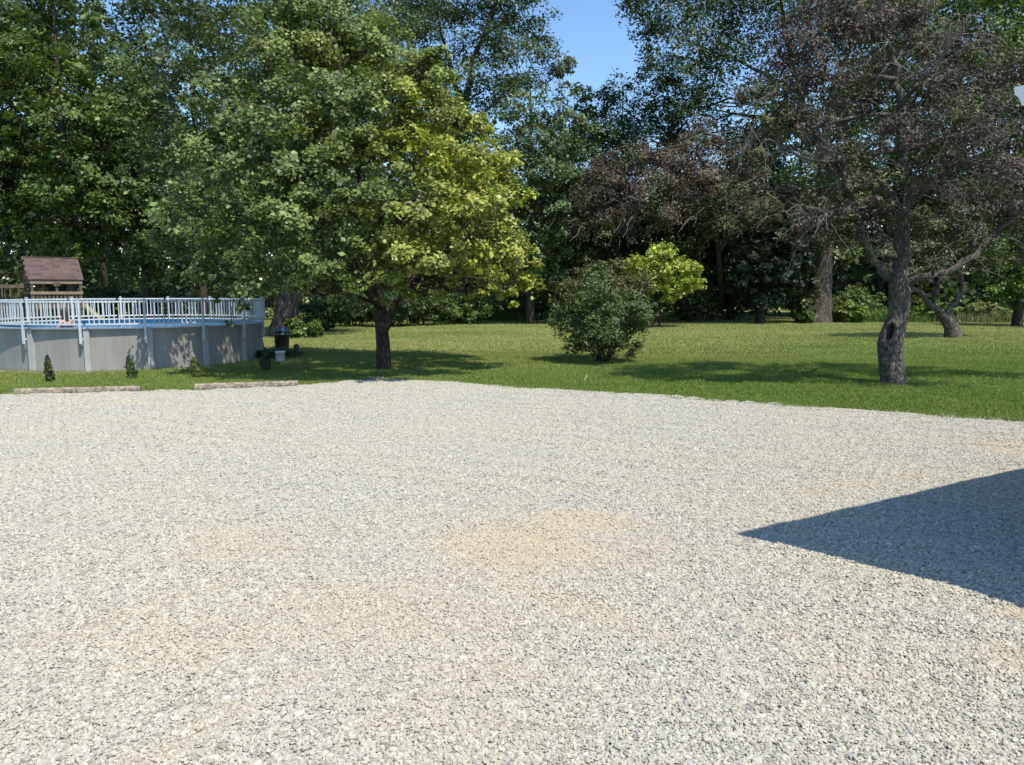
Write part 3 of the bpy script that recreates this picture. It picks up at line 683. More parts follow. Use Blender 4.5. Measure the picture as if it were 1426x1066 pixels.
# ---- the half-dead apple tree with the hollow trunk
ab = ground(1246, 535); ya = ab[1]
def ap(u, v, dy=0): return at(u, v, ya + dy)
AL = [([ap(1243, 392), ap(1216, 362, -.1), ap(1197, 325, -.3), ap(1186, 275, -.4), ap(1160, 215, -.6), ap(1120, 160, -.8)], .10, .03),
      ([ap(1250, 395), ap(1257, 345, .05), ap(1261, 300, .05), ap(1270, 262, 0), ap(1256, 225, .1), ap(1256, 195, .1), ap(1249, 130, .1), ap(1246, 85, 0), ap(1226, 40, -.1), ap(1215, -15, -.1)], .17, .05),
      ([ap(1256, 395), ap(1290, 386, -.2), ap(1322, 378, -.3), ap(1362, 352, -.2), ap(1400, 312, .2), ap(1440, 285, .4), ap(1500, 270, .4), ap(1560, 300, .3)], .10, .03),
      ([ap(1257, 206), ap(1225, 214, -.3), ap(1195, 218, -.5), ap(1165, 226, -.7), ap(1130, 226, -.9), ap(1085, 205, -1.2)], .07, .02),
      ([ap(1247, 110), ap(1205, 105, -.3), ap(1165, 108, -.6), ap(1110, 125, -.8), ap(1060, 140, -1), ap(1028, 150, -1.1)], .055, .012),
      ([ap(1250, 150), ap(1285, 110, -.4), ap(1320, 70, -.6), ap(1350, 20, -.6)], .06, .02),
      ([ap(1252, 175), ap(1280, 130, -.2), ap(1300, 140, -.9), ap(1345, 165, -1.4)], .05, .012),
      ([ap(1258, 210), ap(1310, 195, .6), ap(1370, 175, 1), ap(1420, 130, 1.2)], .07, .02),
      ([ap(1246, 90), ap(1275, 40, .4), ap(1300, -10, .8)], .05, .02), ([ap(1240, 70), ap(1190, 30, .5), ap(1150, -5, .6)], .05, .015),
      ([ap(1190, 300), ap(1165, 290, -.8), ap(1120, 300, -1.2)], .05, .012), ([ap(1251, 160), ap(1200, 160, .2), ap(1130, 180, -.4), ap(1070, 182, -.6), ap(1010, 215, -.8)], .04, .008),
      ([ap(1350, 358), ap(1385, 250, .2), ap(1390, 180, .3)], .05, .015), ([ap(1262, 290), ap(1300, 250, 1.2), ap(1340, 220, 2)], .07, .02), ([ap(1262, 300), ap(1230, 250, 1.4), ap(1190, 200, 2.2)], .07, .02)]
AP_L = [(1110, 60, 44, -.6), (1160, 45, 46, -.4), (1205, 25, 44, 0), (1095, 115, 42, -.8), (1150, 110, 46, -.8), (1075, 165, 30, -.9), (1120, 165, 32, -1), (1190, 150, 34, .6), (1255, 30, 44, .5), (1300, 60, 48, .2), (1345, 70, 46, 0),
        (1310, 120, 44, -1), (1350, 140, 46, -.9), (1390, 200, 40, .6), (1330, 200, 46, -.6), (1290, 230, 40, -1), (1220, 255, 36, -.9), (1180, 290, 36, -.8), (1130, 300, 34, -1), (1215, 305, 32, -1.1), (1095, 280, 30, -.9), (1340, 275, 42, .3),
        (1390, 290, 40, .3), (1300, 310, 34, -.6), (1370, 340, 34, .2), (1250, 180, 34, -1.1), (1420, 250, 40, 0), (1170, 225, 30, -1), (1050, 215, 22, -.9), (1040, 130, 22, -1), (1140, 10, 40, 0), (1400, 100, 40, .8), (1160, 335, 26, -.8), (1065, 290, 28, -1.1), (1110, 335, 26, -1), (1035, 255, 24, -1), (1290, 175, 40, 1.6), (1220, 100, 44, 1.7), (1150, 170, 40, 1.8), (1350, 230, 44, 2.2), (1400, 240, 36, -2.2), (1465, 300, 38, -2.0), (1350, 165, 36, -2), (1470, 240, 44, 0), (1490, 330, 40, .4), (1455, 170, 44, .4), (1530, 280, 44, .3), (1510, 200, 46, .8), (1450, 100, 44, .8), (1580, 320, 40, 0)]
def apple_green(C, rng):
    return ((C[:, 2] < 6.6) & (vnoise(C[:, 0] * 1.1 + 9, C[:, 2] * 1.1 + 4) > .60)) * rng.uniform(.4, 1, len(C))
apple = make_tree('apple_tree', 'half-dead tree with brown leaves and a hollow in its gnarled grey trunk', ab,
          [ap(1246, 539), ap(1242, 505), ap(1243, 475), ap(1249, 440), ap(1253, 412), ap(1250, 382)], [.245, .255, .262, .225, .215, .17],
          [(ap(u, v, dy), r / F * ya * 1.05) for u, v, r, dy in AP_L], 56000, .074, (0.074, 0.062, 0.047), 401, density=[.8 if q[0] > 1426 else .55 if q[0] > 1280 else 1. for q in AP_L], col2=(0.085, 0.115, 0.038), c2fun=apple_green, barkm=M_APPLE, leafm=M_DRY, limbs=AL,
          twigs=16, cl_per=16, clump=.50, aspect=.5, var=.35, inner=.06)
# the trunk itself is rebuilt finer, with a real hollow pressed into it
tr_o = [c for c in apple.children if c.name.startswith('trunk')][0]
def hollow_trunk():
    cp_ = np.array([ap(1246, 539), ap(1242, 520), ap(1240, 500), ap(1239, 480), ap(1243, 462), ap(1250, 442), ap(1252, 425), ap(1253, 405), ap(1249, 380)]) - ab
    rd = np.array([.262, .268, .278, .282, .262, .236, .23, .232, .2])
    n, s = 120, 72; t = np.linspace(0, len(cp_) - 1, n); i = np.arange(len(cp_))
    for _ in range(1): P = np.stack([np.interp(t, i, cp_[:, k]) for k in range(3)], 1); r = np.interp(t, i, rd)
    for _ in range(8): P[1:-1] = (P[:-2] + 2 * P[1:-1] + P[2:]) / 4; r[1:-1] = (r[:-2] + 2 * r[1:-1] + r[2:]) / 4
    a = np.arange(s) * 2 * np.pi / s; A, T = np.meshgrid(a, np.arange(n)); z = P[:, 2][T]
    lump = .07 * (vnoise(np.cos(A) * 2 + 9, z * 2.2 + np.sin(A) * 2) - .5) + .05 * (vnoise(A * 4, z * 9) - .5) + .028 * (vnoise(np.cos(A) * 9 + 20, z * 16 + np.sin(A) * 9) - .5)
    rr = r[T] * (1 + lump * 1.6)
    view = math.atan2(-ab[1], -ab[0])                     # towards the house side of the trunk
    zc = ap(1240, 463)[2] - ab[2]; da = (A - (view - .24) + np.pi) % (2 * np.pi) - np.pi
    q = np.sqrt((da * .25 / .072) ** 2 + ((z - zc) / .185) ** 2)
    rr += .05 * np.exp(-((q - 1.45) / .35) ** 2) + .03 * np.exp(-(q / 2.4) ** 2)
    rr -= .23 * np.clip((1.12 - q) / .3, 0, 1) ** .8
    z2 = ap(1242, 486)[2] - ab[2]; q2 = np.sqrt(((da + .02) * .25 / .02) ** 2 + ((z - z2) / .025) ** 2); rr -= .06 * np.clip(1.2 - q2, 0, 1)
    rr *= 1 + .22 * np.exp(-np.clip(z, 0, 9) / .16)
    V = P[T] + np.stack([rr * np.cos(A), rr * np.sin(A), 0 * rr], -1)
    ii = np.arange(n - 1)[:, None] * s; j = np.arange(s)[None]; k = (j + 1) % s
    me = mesh_np('trunk_base', V.reshape(-1, 3), np.stack([ii + j, ii + k, ii + s + k, ii + s + j], -1).reshape(-1, 4), None, True)
    me.materials.append(M_APPLE); me.materials.append(plain('shaded_hollow_wood', (.022, .016, .012), .95, .3, 12))  # decayed wood inside the hollow, its shade put into the near-black colour
    me.polygons.foreach_set('material_index', (np.minimum(q, q2)[:-1].ravel() < .93).astype(np.int32))
    link('trunk_base', me, None, apple)
hollow_trunk()
# thin the plain core so that it does not show in the hollow
me = tr_o.data; co = np.empty(len(me.vertices) * 3, np.float32); me.vertices.foreach_get('co', co); co = co.reshape(-1, 3)
axis_pts = np.array([ap(1246, 539), ap(1242, 505), ap(1243, 475), ap(1249, 440), ap(1253, 412), ap(1250, 382)]) - ab
nlow = 14 * 24
low = co[:nlow]; cx = np.interp(low[:, 2], axis_pts[:, 2], axis_pts[:, 0]); cy = np.interp(low[:, 2], axis_pts[:, 2], axis_pts[:, 1])
w = np.where(low[:, 2] < 2.0, .05, 1.0); low[:, 0] = cx + (low[:, 0] - cx) * w; low[:, 1] = cy + (low[:, 1] - cy) * w; co[:nlow] = low
me.vertices.foreach_set('co', co.ravel()); me.update()
# drooping bare twigs, part of the same tree
rng = np.random.default_rng(44); mb = MB(); lim = np.concatenate([np.asarray(l[0]) for l in AL])
for lp, r0, r1 in AL:
    lp = np.asarray(lp)
    for k in range(19):
        s = rng.uniform(.25, 1) * (len(lp) - 1); i = int(min(s, len(lp) - 2)); p = lp[i] + (lp[i + 1] - lp[i]) * (s - i)
        dirv = unit(lp[i + 1] - lp[i]) * .5 + rng.normal(0, .5, 3) + np.array([0, 0, .15]); L = rng.uniform(.5, 1.5); e = p + unit(dirv) * L; e[2] -= .25 * L
        c_ = curve(p, e, 6, rng.normal(0, .06 * L, 3), rng, .03, .16); mb.tube(c_, np.linspace(.013, .004, 6), 4, False)
        for q in range(3):
            j = rng.integers(2, 5); e2 = c_[j] + rng.normal(0, .22, 3) + (c_[5] - c_[3]) * .6 - np.array([0, 0, .12]); mb.tube(curve(c_[j], e2, 4, (0, 0, 0), rng, .04, .1), np.linspace(.007, .003, 4), 3, False)
mb.build('bare_twigs', M_TWIG, apple, True, ab)

# the brown-leaved tree at the wood edge, its boughs hanging to the left
db = 50.0; gb = np.array([(1005 - 713) / F * db, db + 4, 0.])
def hp(u, v, dy=0): return at(u, v, db + dy)
HL = [([hp(1000, 330), hp(960, 270, -1), hp(900, 255, -2), hp(840, 290, -2)], .16, .03), ([hp(1000, 330), hp(990, 240, -1), hp(960, 200, -1), hp(900, 215, -2)], .16, .03), ([hp(1000, 320), hp(1020, 230), hp(1040, 190)], .15, .03), ([hp(1002, 350), hp(1040, 290, -1), hp(1080, 270, -1)], .12, .03),
      ([hp(985, 290, -1), hp(920, 290, -3), hp(870, 320, -3)], .1, .02)]
HB = [(825, 270, 28, -2), (850, 240, 28, -2), (845, 295, 26, -2), (885, 225, 28, -1.5), (900, 265, 30, -2.5), (935, 220, 28, -1), (945, 255, 30, -2), (985, 200, 26, -.5), (985, 240, 28, -1.5), (1020, 220, 26, -.5), (880, 300, 24, -2.5), (925, 300, 22, -2.5), (965, 290, 26, -2), (1010, 270, 28, -1), (1050, 250, 26, -.5), (815, 310, 18, -2), (1050, 300, 30, -1), (1000, 315, 24, -1.5), (970, 180, 18, 0)]
brown = make_tree('brown_tree', 'withered brown-leaved tree with long bare drooping boughs at the wood edge', gb, [gb + (0, 0, -.1), hp(1006, 420, 3), hp(1002, 370, 1), hp(998, 320)], [.2, .18, .16, .14],
          [(hp(u, v, dy), r / F * db * 1.05) for u, v, r, dy in HB], 42000, .145, (0.112, 0.090, 0.066), 402, limbs=HL, leafm=M_DRY, barkm=M_BARK, twigs=14, clump=.60, aspect=.45, var=.4, col2=(0.06, 0.085, 0.03), c2fun=lambda C, r: (vnoise(C[:, 0] * .7, C[:, 2] * .7) > .68) * .9)
rng = np.random.default_rng(45); mb = MB()
for (u, v, r_, dy) in HB:
    c = hp(u, v, dy)
    for k in range(11):
        a = c + rng.normal(0, r_ / F * db * .5, 3); L = rng.uniform(.7, 1.9); e = a + np.array([-rng.uniform(.1, 1), rng.normal(0, .5), -rng.uniform(.0, .9)]) * L
        mb.tube(curve(a, e, 6, (0, 0, 0), rng, .05, .15), np.linspace(.026, .010, 6), 3, False)
mb.build('bare_twigs', M_TWIG, brown, True, gb)

# leaning apple tree farther back
lb = ground(1328, 472); dl = lb[1]
def lp_(u, v, dy=0): return at(u, v, dl + dy)
LL = [([lp_(1313, 440), lp_(1295, 425, -.2), lp_(1282, 408, -.3), lp_(1262, 395, -.4), lp_(1235, 375, -.5)], .17, .04), ([lp_(1314, 440), lp_(1326, 427), lp_(1339, 405, .1), lp_(1338, 375), lp_(1352, 345, 0), lp_(1385, 325, .2), lp_(1410, 290, .4)], .16, .05),
      ([lp_(1300, 428), lp_(1306, 400, .4), lp_(1310, 360, .6), lp_(1320, 320, .6)], .1, .03), ([lp_(1352, 345), lp_(1362, 290, -.3), lp_(1385, 240, -.2)], .1, .03), ([lp_(1282, 408), lp_(1285, 370, .3), lp_(1275, 330, .5)], .08, .02), ([lp_(1385, 325), lp_(1415, 335, -.5), lp_(1440, 350, -.6)], .06, .02)]
LB = [(1255, 375, 24, -.3), (1280, 350, 28, 0), (1310, 330, 30, .6), (1300, 380, 24, -.9), (1330, 360, 28, -.9), (1350, 310, 32, 0), (1385, 280, 32, 0), (1400, 320, 30, .4), (1360, 345, 24, -1), (1420, 350, 22, -.4), (1340, 270, 30, .8), (1240, 350, 22, 0), (1375, 375, 18, -.6), (1410, 260, 30, .5), (1275, 310, 26, .8), (1430, 300, 30, 0)]
make_tree('leaning_apple_tree', 'small leaning dark-leaved apple tree with forked trunk beside the meadow', lb, [lb + (0, 0, -.1), lp_(1326, 458), lp_(1318, 445), lp_(1312, 438)], [.32, .29, .26, .22],
          [(lp_(u, v, dy), r / F * dl) for u, v, r, dy in LB], 26000, .105, (0.062, 0.09, 0.036), 403, limbs=LL, barkm=M_APPLE, twigs=5, clump=.5, col2=(0.08, 0.055, 0.04), c2fun=lambda C, r: (r.random(len(C)) < .25) * 1.0)

# shrubs at the foot of the wood
SHR = [(1185, 52.5, 1.5, 1.3, 'low bright weed clump right of the flared trunk', LG), (1300, 54, 1.7, 1.4, 'bright green weed clump behind the leaning trunk', LG), (1370, 54, 1.8, 1.3, 'pale weed clump at the meadow edge under the bright tree', (0.17, 0.20, 0.07)), (455, 41, 1.9, 1.9, 'low dark shrub left of the maple trunk', DK), (505, 47, 2.2, 2.0, 'dark leafy shrub behind the maple trunk', DK), (545, 46, 1.6, 2.0, 'broad-leaved shrub in shade right of the maple trunk', (0.045, 0.08, 0.03)), (590, 48, 1.8, 2.3, 'shaded shrub under the maple crown', DK),
       (650, 50, 2.0, 2.2, 'shrub in front of the hedge of weeds', MG), (700, 58, 2.4, 2.4, 'bright green bush along the weedy bank', LG), (760, 52, 2.0, 2.6, 'dark shrub left of the vase-shaped bush', DK), (893, 44.5, .75, 1.25, 'small bronze-tinted shrub at foot of the yellow-green tree', (0.075, 0.065, 0.03)),
       (1020, 55, 2.0, 2.2, 'dark shrub left of the flared trunk', DK), (1120, 51.2, 1.0, 1.0, 'suckers sprouting at the foot of the cottonwood', MG), (1270, 55, 1.4, 1.6, 'dark shrub behind the leaning apple tree', DK), (1400, 60, 1.8, 2.0, 'pale green bush in the meadow', LG), (425, 35.6, 1.0, .95, 'dark shrub beside the thick leaning trunk', MG), (1190, 56, 1.7, 2.2, 'shrub between flared trunk and hollow tree', MG),
       (340, 57, 2.4, 2.6, 'dark shrub in the wood behind the pool fence', DK), (160, 52, 2.2, 2.6, 'dark shrub between play tower and pool fence', DK), (230, 53, 2.3, 2.8, 'dark shrub at the foot of the slim tree', DK), (870, 52, 2.2, 2.6, 'dark shrub under the round-topped tree', DK), (960, 53, 2.2, 2.4, 'dark shrub right of the yellow-green tree', DK)]
for i, (u, d_, r_, h_, lab, c_) in enumerate(SHR):
    low_plant('wild_shrub', lab, ((u - 713) / F * d_, d_, 0), r_, h_, int(2000 + 1100 * r_), .165, c_, 500 + i)
# leafy sprouts in front of the cottonwood trunk
low_plant('trunk_sprouts', 'pale green leafy sprouts in front of the flared cottonwood trunk', ((1118 - 713) / F * 51.4, 51.4, 0), 1.05, 4.0, 5200, .16, (0.085, 0.115, 0.04), 540, cat='sapling')

# far wood that closes the view
def far_wood():
    rng = np.random.default_rng(61); C, N, T, Z = [], [], [], []
    for row, (y0, top) in enumerate(((66, 11), (74, 12), (84, 14), (98, 19), (106, 9))):
        for x in np.arange(-75, 78, 4.2):
            u = 713 + F * x / y0
            if 405 < u < 475 and y0 < 90: continue
            h = top * rng.uniform(.75, 1.1); n = 900 if row == 4 else 400; c = np.array([x + rng.normal(0, 1), y0 + rng.normal(0, 2), h * .5])
            q = rng.uniform(-1, 1, (16, 3)) * np.array([2.9, 2.2, h * .5]); k = rng.integers(0, 16, n)
            C.append(c + q[k] + unit(rng.standard_normal((n, 3))) * rng.random((n, 1)) ** .5 * 1.5); N.append(unit(rng.standard_normal((n, 3)) + np.array([0, -.3, .8]))); Z.append(np.full(n, 1.5 if row == 4 else .72)); T.append((1 + .2 * rng.standard_normal(16))[k] * (1 + .2 * rng.standard_normal(n)))
    C = np.concatenate(C); N = np.concatenate(N); T = np.clip(np.concatenate(T), .5, 1.6); k = C[:, 2] > .1
    C, N, T = C[k], N[k], T[k]; Z = np.concatenate(Z)[k]
    o = link('far_wood', leaf_mesh('far_wood', C, N, Z * np.exp(rng.normal(0, .25, len(C))), np.array([.055, .088, .03]) * T[:, None], rng), M_LEAF)
    o['kind'] = 'stuff'; o['label'] = 'dense dark woodland far behind the lawn'; o['category'] = 'woodland'
far_wood()

# ------------------------------------------------------------------ above-ground pool with fence
M_PANEL = plain('grey_pool_wall', (0.285, 0.277, 0.257), .6, .13, 3.0, 0, .3, .003, (1, 1, .12))
M_UPR = plain('light_grey_resin', (0.40, 0.40, 0.39), .5, .07, 3)
M_LEDGE = plain('ledge_resin', (0.58, 0.62, 0.66), .45, .08, 2)
M_VINYL = plain('white_vinyl', (0.50, 0.55, 0.57), .42, .05, 4)
M_LINER = plain('blue_liner', (0.09, 0.23, 0.40), .4, .15, 1.5)
def water_mat():
    m, t, b = nt('pool_water')
    g = node(t, 'ShaderNodeNewGeometry').outputs['Position']
    b.inputs['Base Color'].default_value = (0.10, 0.30, 0.52, 1); b.inputs['Roughness'].default_value = .06; b.inputs['IOR'].default_value = 1.33
    bump(t, b, noise(t, g, 3.5, 3, .5, .4), .5, .05)
    return m
PC = np.array([-12.21, 24.75, 0.0]); PR = 3.93; PH = 1.19; NP = 16; PH0 = -1.79
pool = thing('swimming_pool', 'round grey above-ground swimming pool ringed by a white picket fence', 'pool', tuple(PC))
def arc(r0, r1, z0, z1, a0, a1, n=6):
    m = MB(); a = np.linspace(a0, a1, n)
    ring = [(r0, z0), (r1, z0), (r1, z1), (r0, z1)]
    v = np.array([[r * math.cos(t), r * math.sin(t), z] for t in a for r, z in ring])
    f = [[i * 4 + j, i * 4 + (j + 1) % 4, i * 4 + 4 + (j + 1) % 4, i * 4 + 4 + j] for i in range(n - 1) for j in range(4)]
    f += [[3, 2, 1, 0], [(n - 1) * 4 + j for j in range(4)]]
    return m.add(v, f)
STEP = 2 * math.pi / NP
FR = PR + .15                                              # the fence stands just outside the ledge
proto_meshes = {}
def rotpart(key, make, mat, name, parent, ang, smooth=False):
    if key not in proto_meshes: proto_meshes[key] = make().mesh(name, smooth); proto_meshes[key].materials.append(mat)
    o = link(name, proto_meshes[key], None, parent); o.rotation_euler = (0, 0, ang); return o
def upright():
    m = MB(); m.box((PR + .035, 0, PH / 2 - .02), (.09, .15, PH - .04)); m.box((PR + .083, -.045, PH / 2 - .02), (.012, .035, PH - .06)); m.box((PR + .083, .045, PH / 2 - .02), (.012, .035, PH - .06)); return m
def post():
    m = MB(); m.box((FR, 0, (PH - .42 + 1.96) / 2), (.05, .06, 1.96 - PH + .42)); m.box((FR - .03, 0, PH - .30), (.05, .10, .05)); m.box((FR, 0, 1.972), (.065, .075, .022)); return m
def rail(z0, z1, w):
    return lambda: arc(FR - w, FR + w, z0, z1, .008, STEP - .008, 7)
NB = 13
for i in range(NP):
    a = PH0 + i * STEP
    rotpart('panel', lambda: arc(PR - .01, PR, 0, PH - .03, .004, STEP - .004, 8), M_PANEL, 'wall_panel', pool, a, False)
    rotpart('upright', upright, M_UPR, 'upright', pool, a)
    rotpart('ledge', lambda: arc(PR - .12, PR + .105, PH - .03, PH + .005, .012, STEP - .012, 7), M_LEDGE, 'ledge', pool, a)
    rotpart('cap', lambda: MB().box((PR - .005, 0, PH - .008), (.24, .16, .035)), M_UPR, 'ledge_cap', pool, a)
    rotpart('post', post, M_VINYL, 'fence_post', pool, a - .028)
    tr_ = rotpart('toprail', rail(1.878, 1.926, .024), M_VINYL, 'top_rail', pool, a)
    rotpart('botrail', rail(1.275, 1.32, .022), M_VINYL, 'bottom_rail', pool, a)
    for k in range(1, NB):
        o = rotpart('baluster', lambda: MB().box((FR, 0, 1.598), (.018, .026, .556)), M_VINYL, 'baluster', tr_, k * STEP / NB)
n = 64; aa = np.arange(n) * 2 * math.pi / n
MB().lathe([(PR - .016, PH - .04), (PR - .016, .04)], 64).build('liner', M_LINER, pool, True)
link('water', mesh_np('water', np.vstack([np.stack([(PR - .017) * np.cos(aa), (PR - .017) * np.sin(aa), np.full(n, 1.02)], 1), [[0, 0, 1.02]]]), np.array([[i, (i + 1) % n, n] for i in range(n)])), water_mat(), pool)
# pale pebble strip round the pool base
pb = MB().lathe([(PR + .13, .008), (PR + .24, .010), (PR + .27, -.01)], 64)
pb.build('pebble_border', plain('pale_pebbles', (0.42, 0.41, 0.38), .9, .35, 18, 0, .2, .01), pool)

# bather standing by the near wall
def bather():
    M_SKIN = plain('skin', (0.52, 0.30, 0.24), .5, .06, 3); M_HAIR = plain('brown_hair', (0.05, 0.03, 0.025), .5, .3, 14)
    base = at(92, 448, 21.75); base[2] = .06
    root = thing('person', 'person with long brown hair standing in the pool behind the fence', 'person', tuple(base), math.atan2(base[0], base[1]) * -1 + .5)
    me = bpy.data.meshes.new('body')
    J = {'hip': (0, 0, .80), 'waist': (0, .01, .98), 'chest': (0, 0, 1.17), 'neck0': (0, .01, 1.29), 'neck1': (0, .02, 1.37), 'head0': (0, .035, 1.43), 'head1': (0, .03, 1.50), 'head2': (0, .025, 1.555),
         'shl': (-.16, 0, 1.255), 'ell': (-.235, .06, 1.02), 'wrl': (-.19, .22, .90), 'hal': (-.16, .30, .88), 'shr': (.16, 0, 1.255), 'elr': (.235, .06, 1.02), 'wrr': (.19, .22, .90), 'har': (.16, .30, .88),
         'hpl': (-.09, 0, .76), 'knl': (-.10, .02, .42), 'anl': (-.10, -.01, .06), 'fol': (-.10, .14, .02), 'hpr': (.09, 0, .76), 'knr': (.10, .02, .42), 'anr': (.10, -.01, .06), 'for': (.10, .14, .02)}
    Rd = {'hip': (.15, .11), 'waist': (.125, .095), 'chest': (.15, .10), 'neck0': (.075, .07), 'neck1': (.052, .055), 'head0': (.062, .078), 'head1': (.078, .098), 'head2': (.06, .075), 'shl': (.058, .058), 'shr': (.058, .058), 'ell': (.042, .042), 'elr': (.042, .042),
          'wrl': (.028, .028), 'wrr': (.028, .028), 'hal': (.035, .018), 'har': (.035, .018), 'hpl': (.085, .085), 'hpr': (.085, .085), 'knl': (.055, .055), 'knr': (.055, .055), 'anl': (.038, .038), 'anr': (.038, .038), 'fol': (.04, .025), 'for': (.04, .025)}
    Ed = [('hip', 'waist'), ('waist', 'chest'), ('chest', 'neck0'), ('neck0', 'neck1'), ('neck1', 'head0'), ('head0', 'head1'), ('head1', 'head2'), ('neck0', 'shl'), ('shl', 'ell'), ('ell', 'wrl'), ('wrl', 'hal'), ('neck0', 'shr'), ('shr', 'elr'), ('elr', 'wrr'), ('wrr', 'har'),
          ('hip', 'hpl'), ('hpl', 'knl'), ('knl', 'anl'), ('anl', 'fol'), ('hip', 'hpr'), ('hpr', 'knr'), ('knr', 'anr'), ('anr', 'for')]
    ks = list(J); me.from_pydata([J[k] for k in ks], [(ks.index(a), ks.index(b)) for a, b in Ed], [])
    o = link('body', me, M_SKIN, root); md = o.modifiers.new('skin', 'SKIN'); o.modifiers.new('sub', 'SUBSURF').render_levels = 2
    for i, k in enumerate(ks): me.skin_vertices[0].data[i].radius = Rd[k]
    me.skin_vertices[0].data[0].use_root = True
    # hair: a cap over the skull falling to the shoulders at the back
    m = MB(); a = np.linspace(0, 2 * np.pi, 20, endpoint=False); rings = [(.005, 1.665), (.06, 1.652), (.088, 1.615), (.10, 1.55), (.102, 1.48), (.100, 1.40), (.098, 1.32), (.08, 1.22)]
    v = []
    for r_, z in rings:
        for t in a:
            front = max(0, math.sin(t)); k = 1.0 if z > 1.58 else 1 - .75 * front
            v.append((r_ * math.cos(t) * (1 if z > 1.5 else 1 - .1 * front), .02 + r_ * 1.18 * math.sin(t) * k * (1 if z > 1.3 else .8), z))
    f = [[i * 20 + j, i * 20 + (j + 1) % 20, i * 20 + 20 + (j + 1) % 20, i * 20 + 20 + j] for i in range(len(rings) - 1) for j in range(20)]
    m.add(v, f).build('hair', M_HAIR, root, True)
    # one-piece suit over the torso
    m = MB().lathe([(.155, .80), (.14, .90), (.132, .98), (.150, 1.08), (.155, 1.15), (.13, 1.21)], 20); q = m.v[0]; q[:, 1] *= .76
    m.build('swimsuit', plain('dark_swimsuit', (.03, .04, .09), .6), root, True)
bather()

# ------------------------------------------------------------------ play tower behind the pool
M_CEDAR = plain('weathered_cedar', (0.13, 0.095, 0.07), .85, .25, 5, 0, .2, .003)
M_CEDAR2 = plain('pale_cedar', (0.25, 0.20, 0.155), .85, .2, 5, 0, .2, .003)
def shingle_mat():
    m, t, b = nt('brown_shingle')
    oi = node(t, 'ShaderNodeObjectInfo').outputs['Random']
    tc = node(t, 'ShaderNodeTexCoord').outputs['Object']
    c = mixc(t, oi, (0.07, 0.042, 0.038), (0.135, 0.08, 0.072))
    t.links.new(mixc(t, mapr(t, noise(t, tc, 3, 5, .6), .4, .7), c, (.075, .072, .076)), b.inputs['Base Color']); b.inputs['Roughness'].default_value = .9
    return m
M_SHIN = shingle_mat()
pt = at(74, 405, 34.0); pt[2] = 0
ROT = math.atan2(.66, .75)
tower = thing('play_tower', 'wooden play tower with brown shingled gable roof behind the pool', 'playset', tuple(pt), ROT)
hw, hd, ez, rz_ = 1.04, .86, 2.66, 3.62                   # half width, half depth, eave and ridge heights
for sx in (-1, 1):
    for sy in (-1, 1): MB().box((sx * .92, sy * .74, 1.33), (.1, .1, 2.66)).build('post', M_CEDAR, tower)
for sy in (-1, 1):
    MB().box((0, sy * .80, 2.56), (1.98, .04, .14)).build('header_beam', M_CEDAR2, tower)
    MB().box((0, sy * .80, 2.10), (1.98, .04, .12)).build('guard_rail', M_CEDAR2, tower)
    MB().box((0, sy * .80, 1.50), (1.98, .045, .16)).build('deck_beam', M_CEDAR, tower)
    for k in range(13): MB().box((-.88 + k * .147, sy * .765, 1.78), (.09, .02, .52)).build('picket', M_CEDAR, tower)
MB().box((0, -.83, 2.47), (.26, .03, .16)).build('name_plate', M_CEDAR, tower)
MB().box((0, -.74, 2.3), (.09, .09, .4)).build('middle_post', M_CEDAR, tower)
for sx in (-1, 1):
    MB().box((sx * .975, 0, 2.56), (.04, 1.6, .14)).build('header_beam', M_CEDAR, tower)
    MB().box((sx * .975, 0, 2.10), (.04, 1.6, .12)).build('guard_rail', M_CEDAR, tower)
    MB().box((sx * .975, 0, 1.50), (.04, 1.6, .16)).build('deck_beam', M_CEDAR, tower)
    m = MB(); x = sx * .97
    m.add([(x - .02, -hd + .06, ez), (x - .02, hd - .06, ez), (x - .02, 0, rz_ - .09), (x + .02, -hd + .06, ez), (x + .02, hd - .06, ez), (x + .02, 0, rz_ - .09)], [[0, 2, 1], [3, 4, 5]])
    m.add([(x - .02, -hd + .06, ez), (x - .02, 0, rz_ - .09), (x + .02, 0, rz_ - .09), (x + .02, -hd + .06, ez)], [[0, 1, 2, 3]]); m.build('gable_end', M_CEDAR, tower)
for k in range(10): MB().box((-.88 + k * .1955, 0, 1.605), (.18, 1.5, .03)).build('deck_board', M_CEDAR, tower)
slope = math.hypot(hd, rz_ - ez); an = math.atan2(rz_ - ez, hd)
for sy in (-1, 1):
    rf = MB().box((0, 0, 0), (2 * hw, slope, .03)).build('roof', M_SHIN, tower)
    rf.location = (0, sy * hd / 2, (ez + rz_) / 2); rf.rotation_euler = (-sy * an, 0, 0)
    sm = MB().box((0, 0, 0), (.292, .155, .014)).mesh('shingle'); sm.materials.append(M_SHIN)
    for r_ in range(8):
        for c_ in range(7):
            off = .15 if r_ % 2 else 0
            xx = -hw + .15 + c_ * .298 + off - .07
            if xx > hw - .1: continue
            s_ = link('shingle', sm, None, rf); yl = (-slope / 2 + .07 + r_ * (slope - .1) / 7.4) * 1.0
            s_.location = (xx, yl * -sy * -1 if sy < 0 else -yl, .026 + .004 * ((r_ * 3 + c_ * 5) % 3) / 2); s_.rotation_euler = ((.07 if sy < 0 else -.07), 0, 0)
MB().box((0, 0, rz_ + .02), (2 * hw + .02, .16, .03)).build('ridge_cap', M_SHIN, tower)
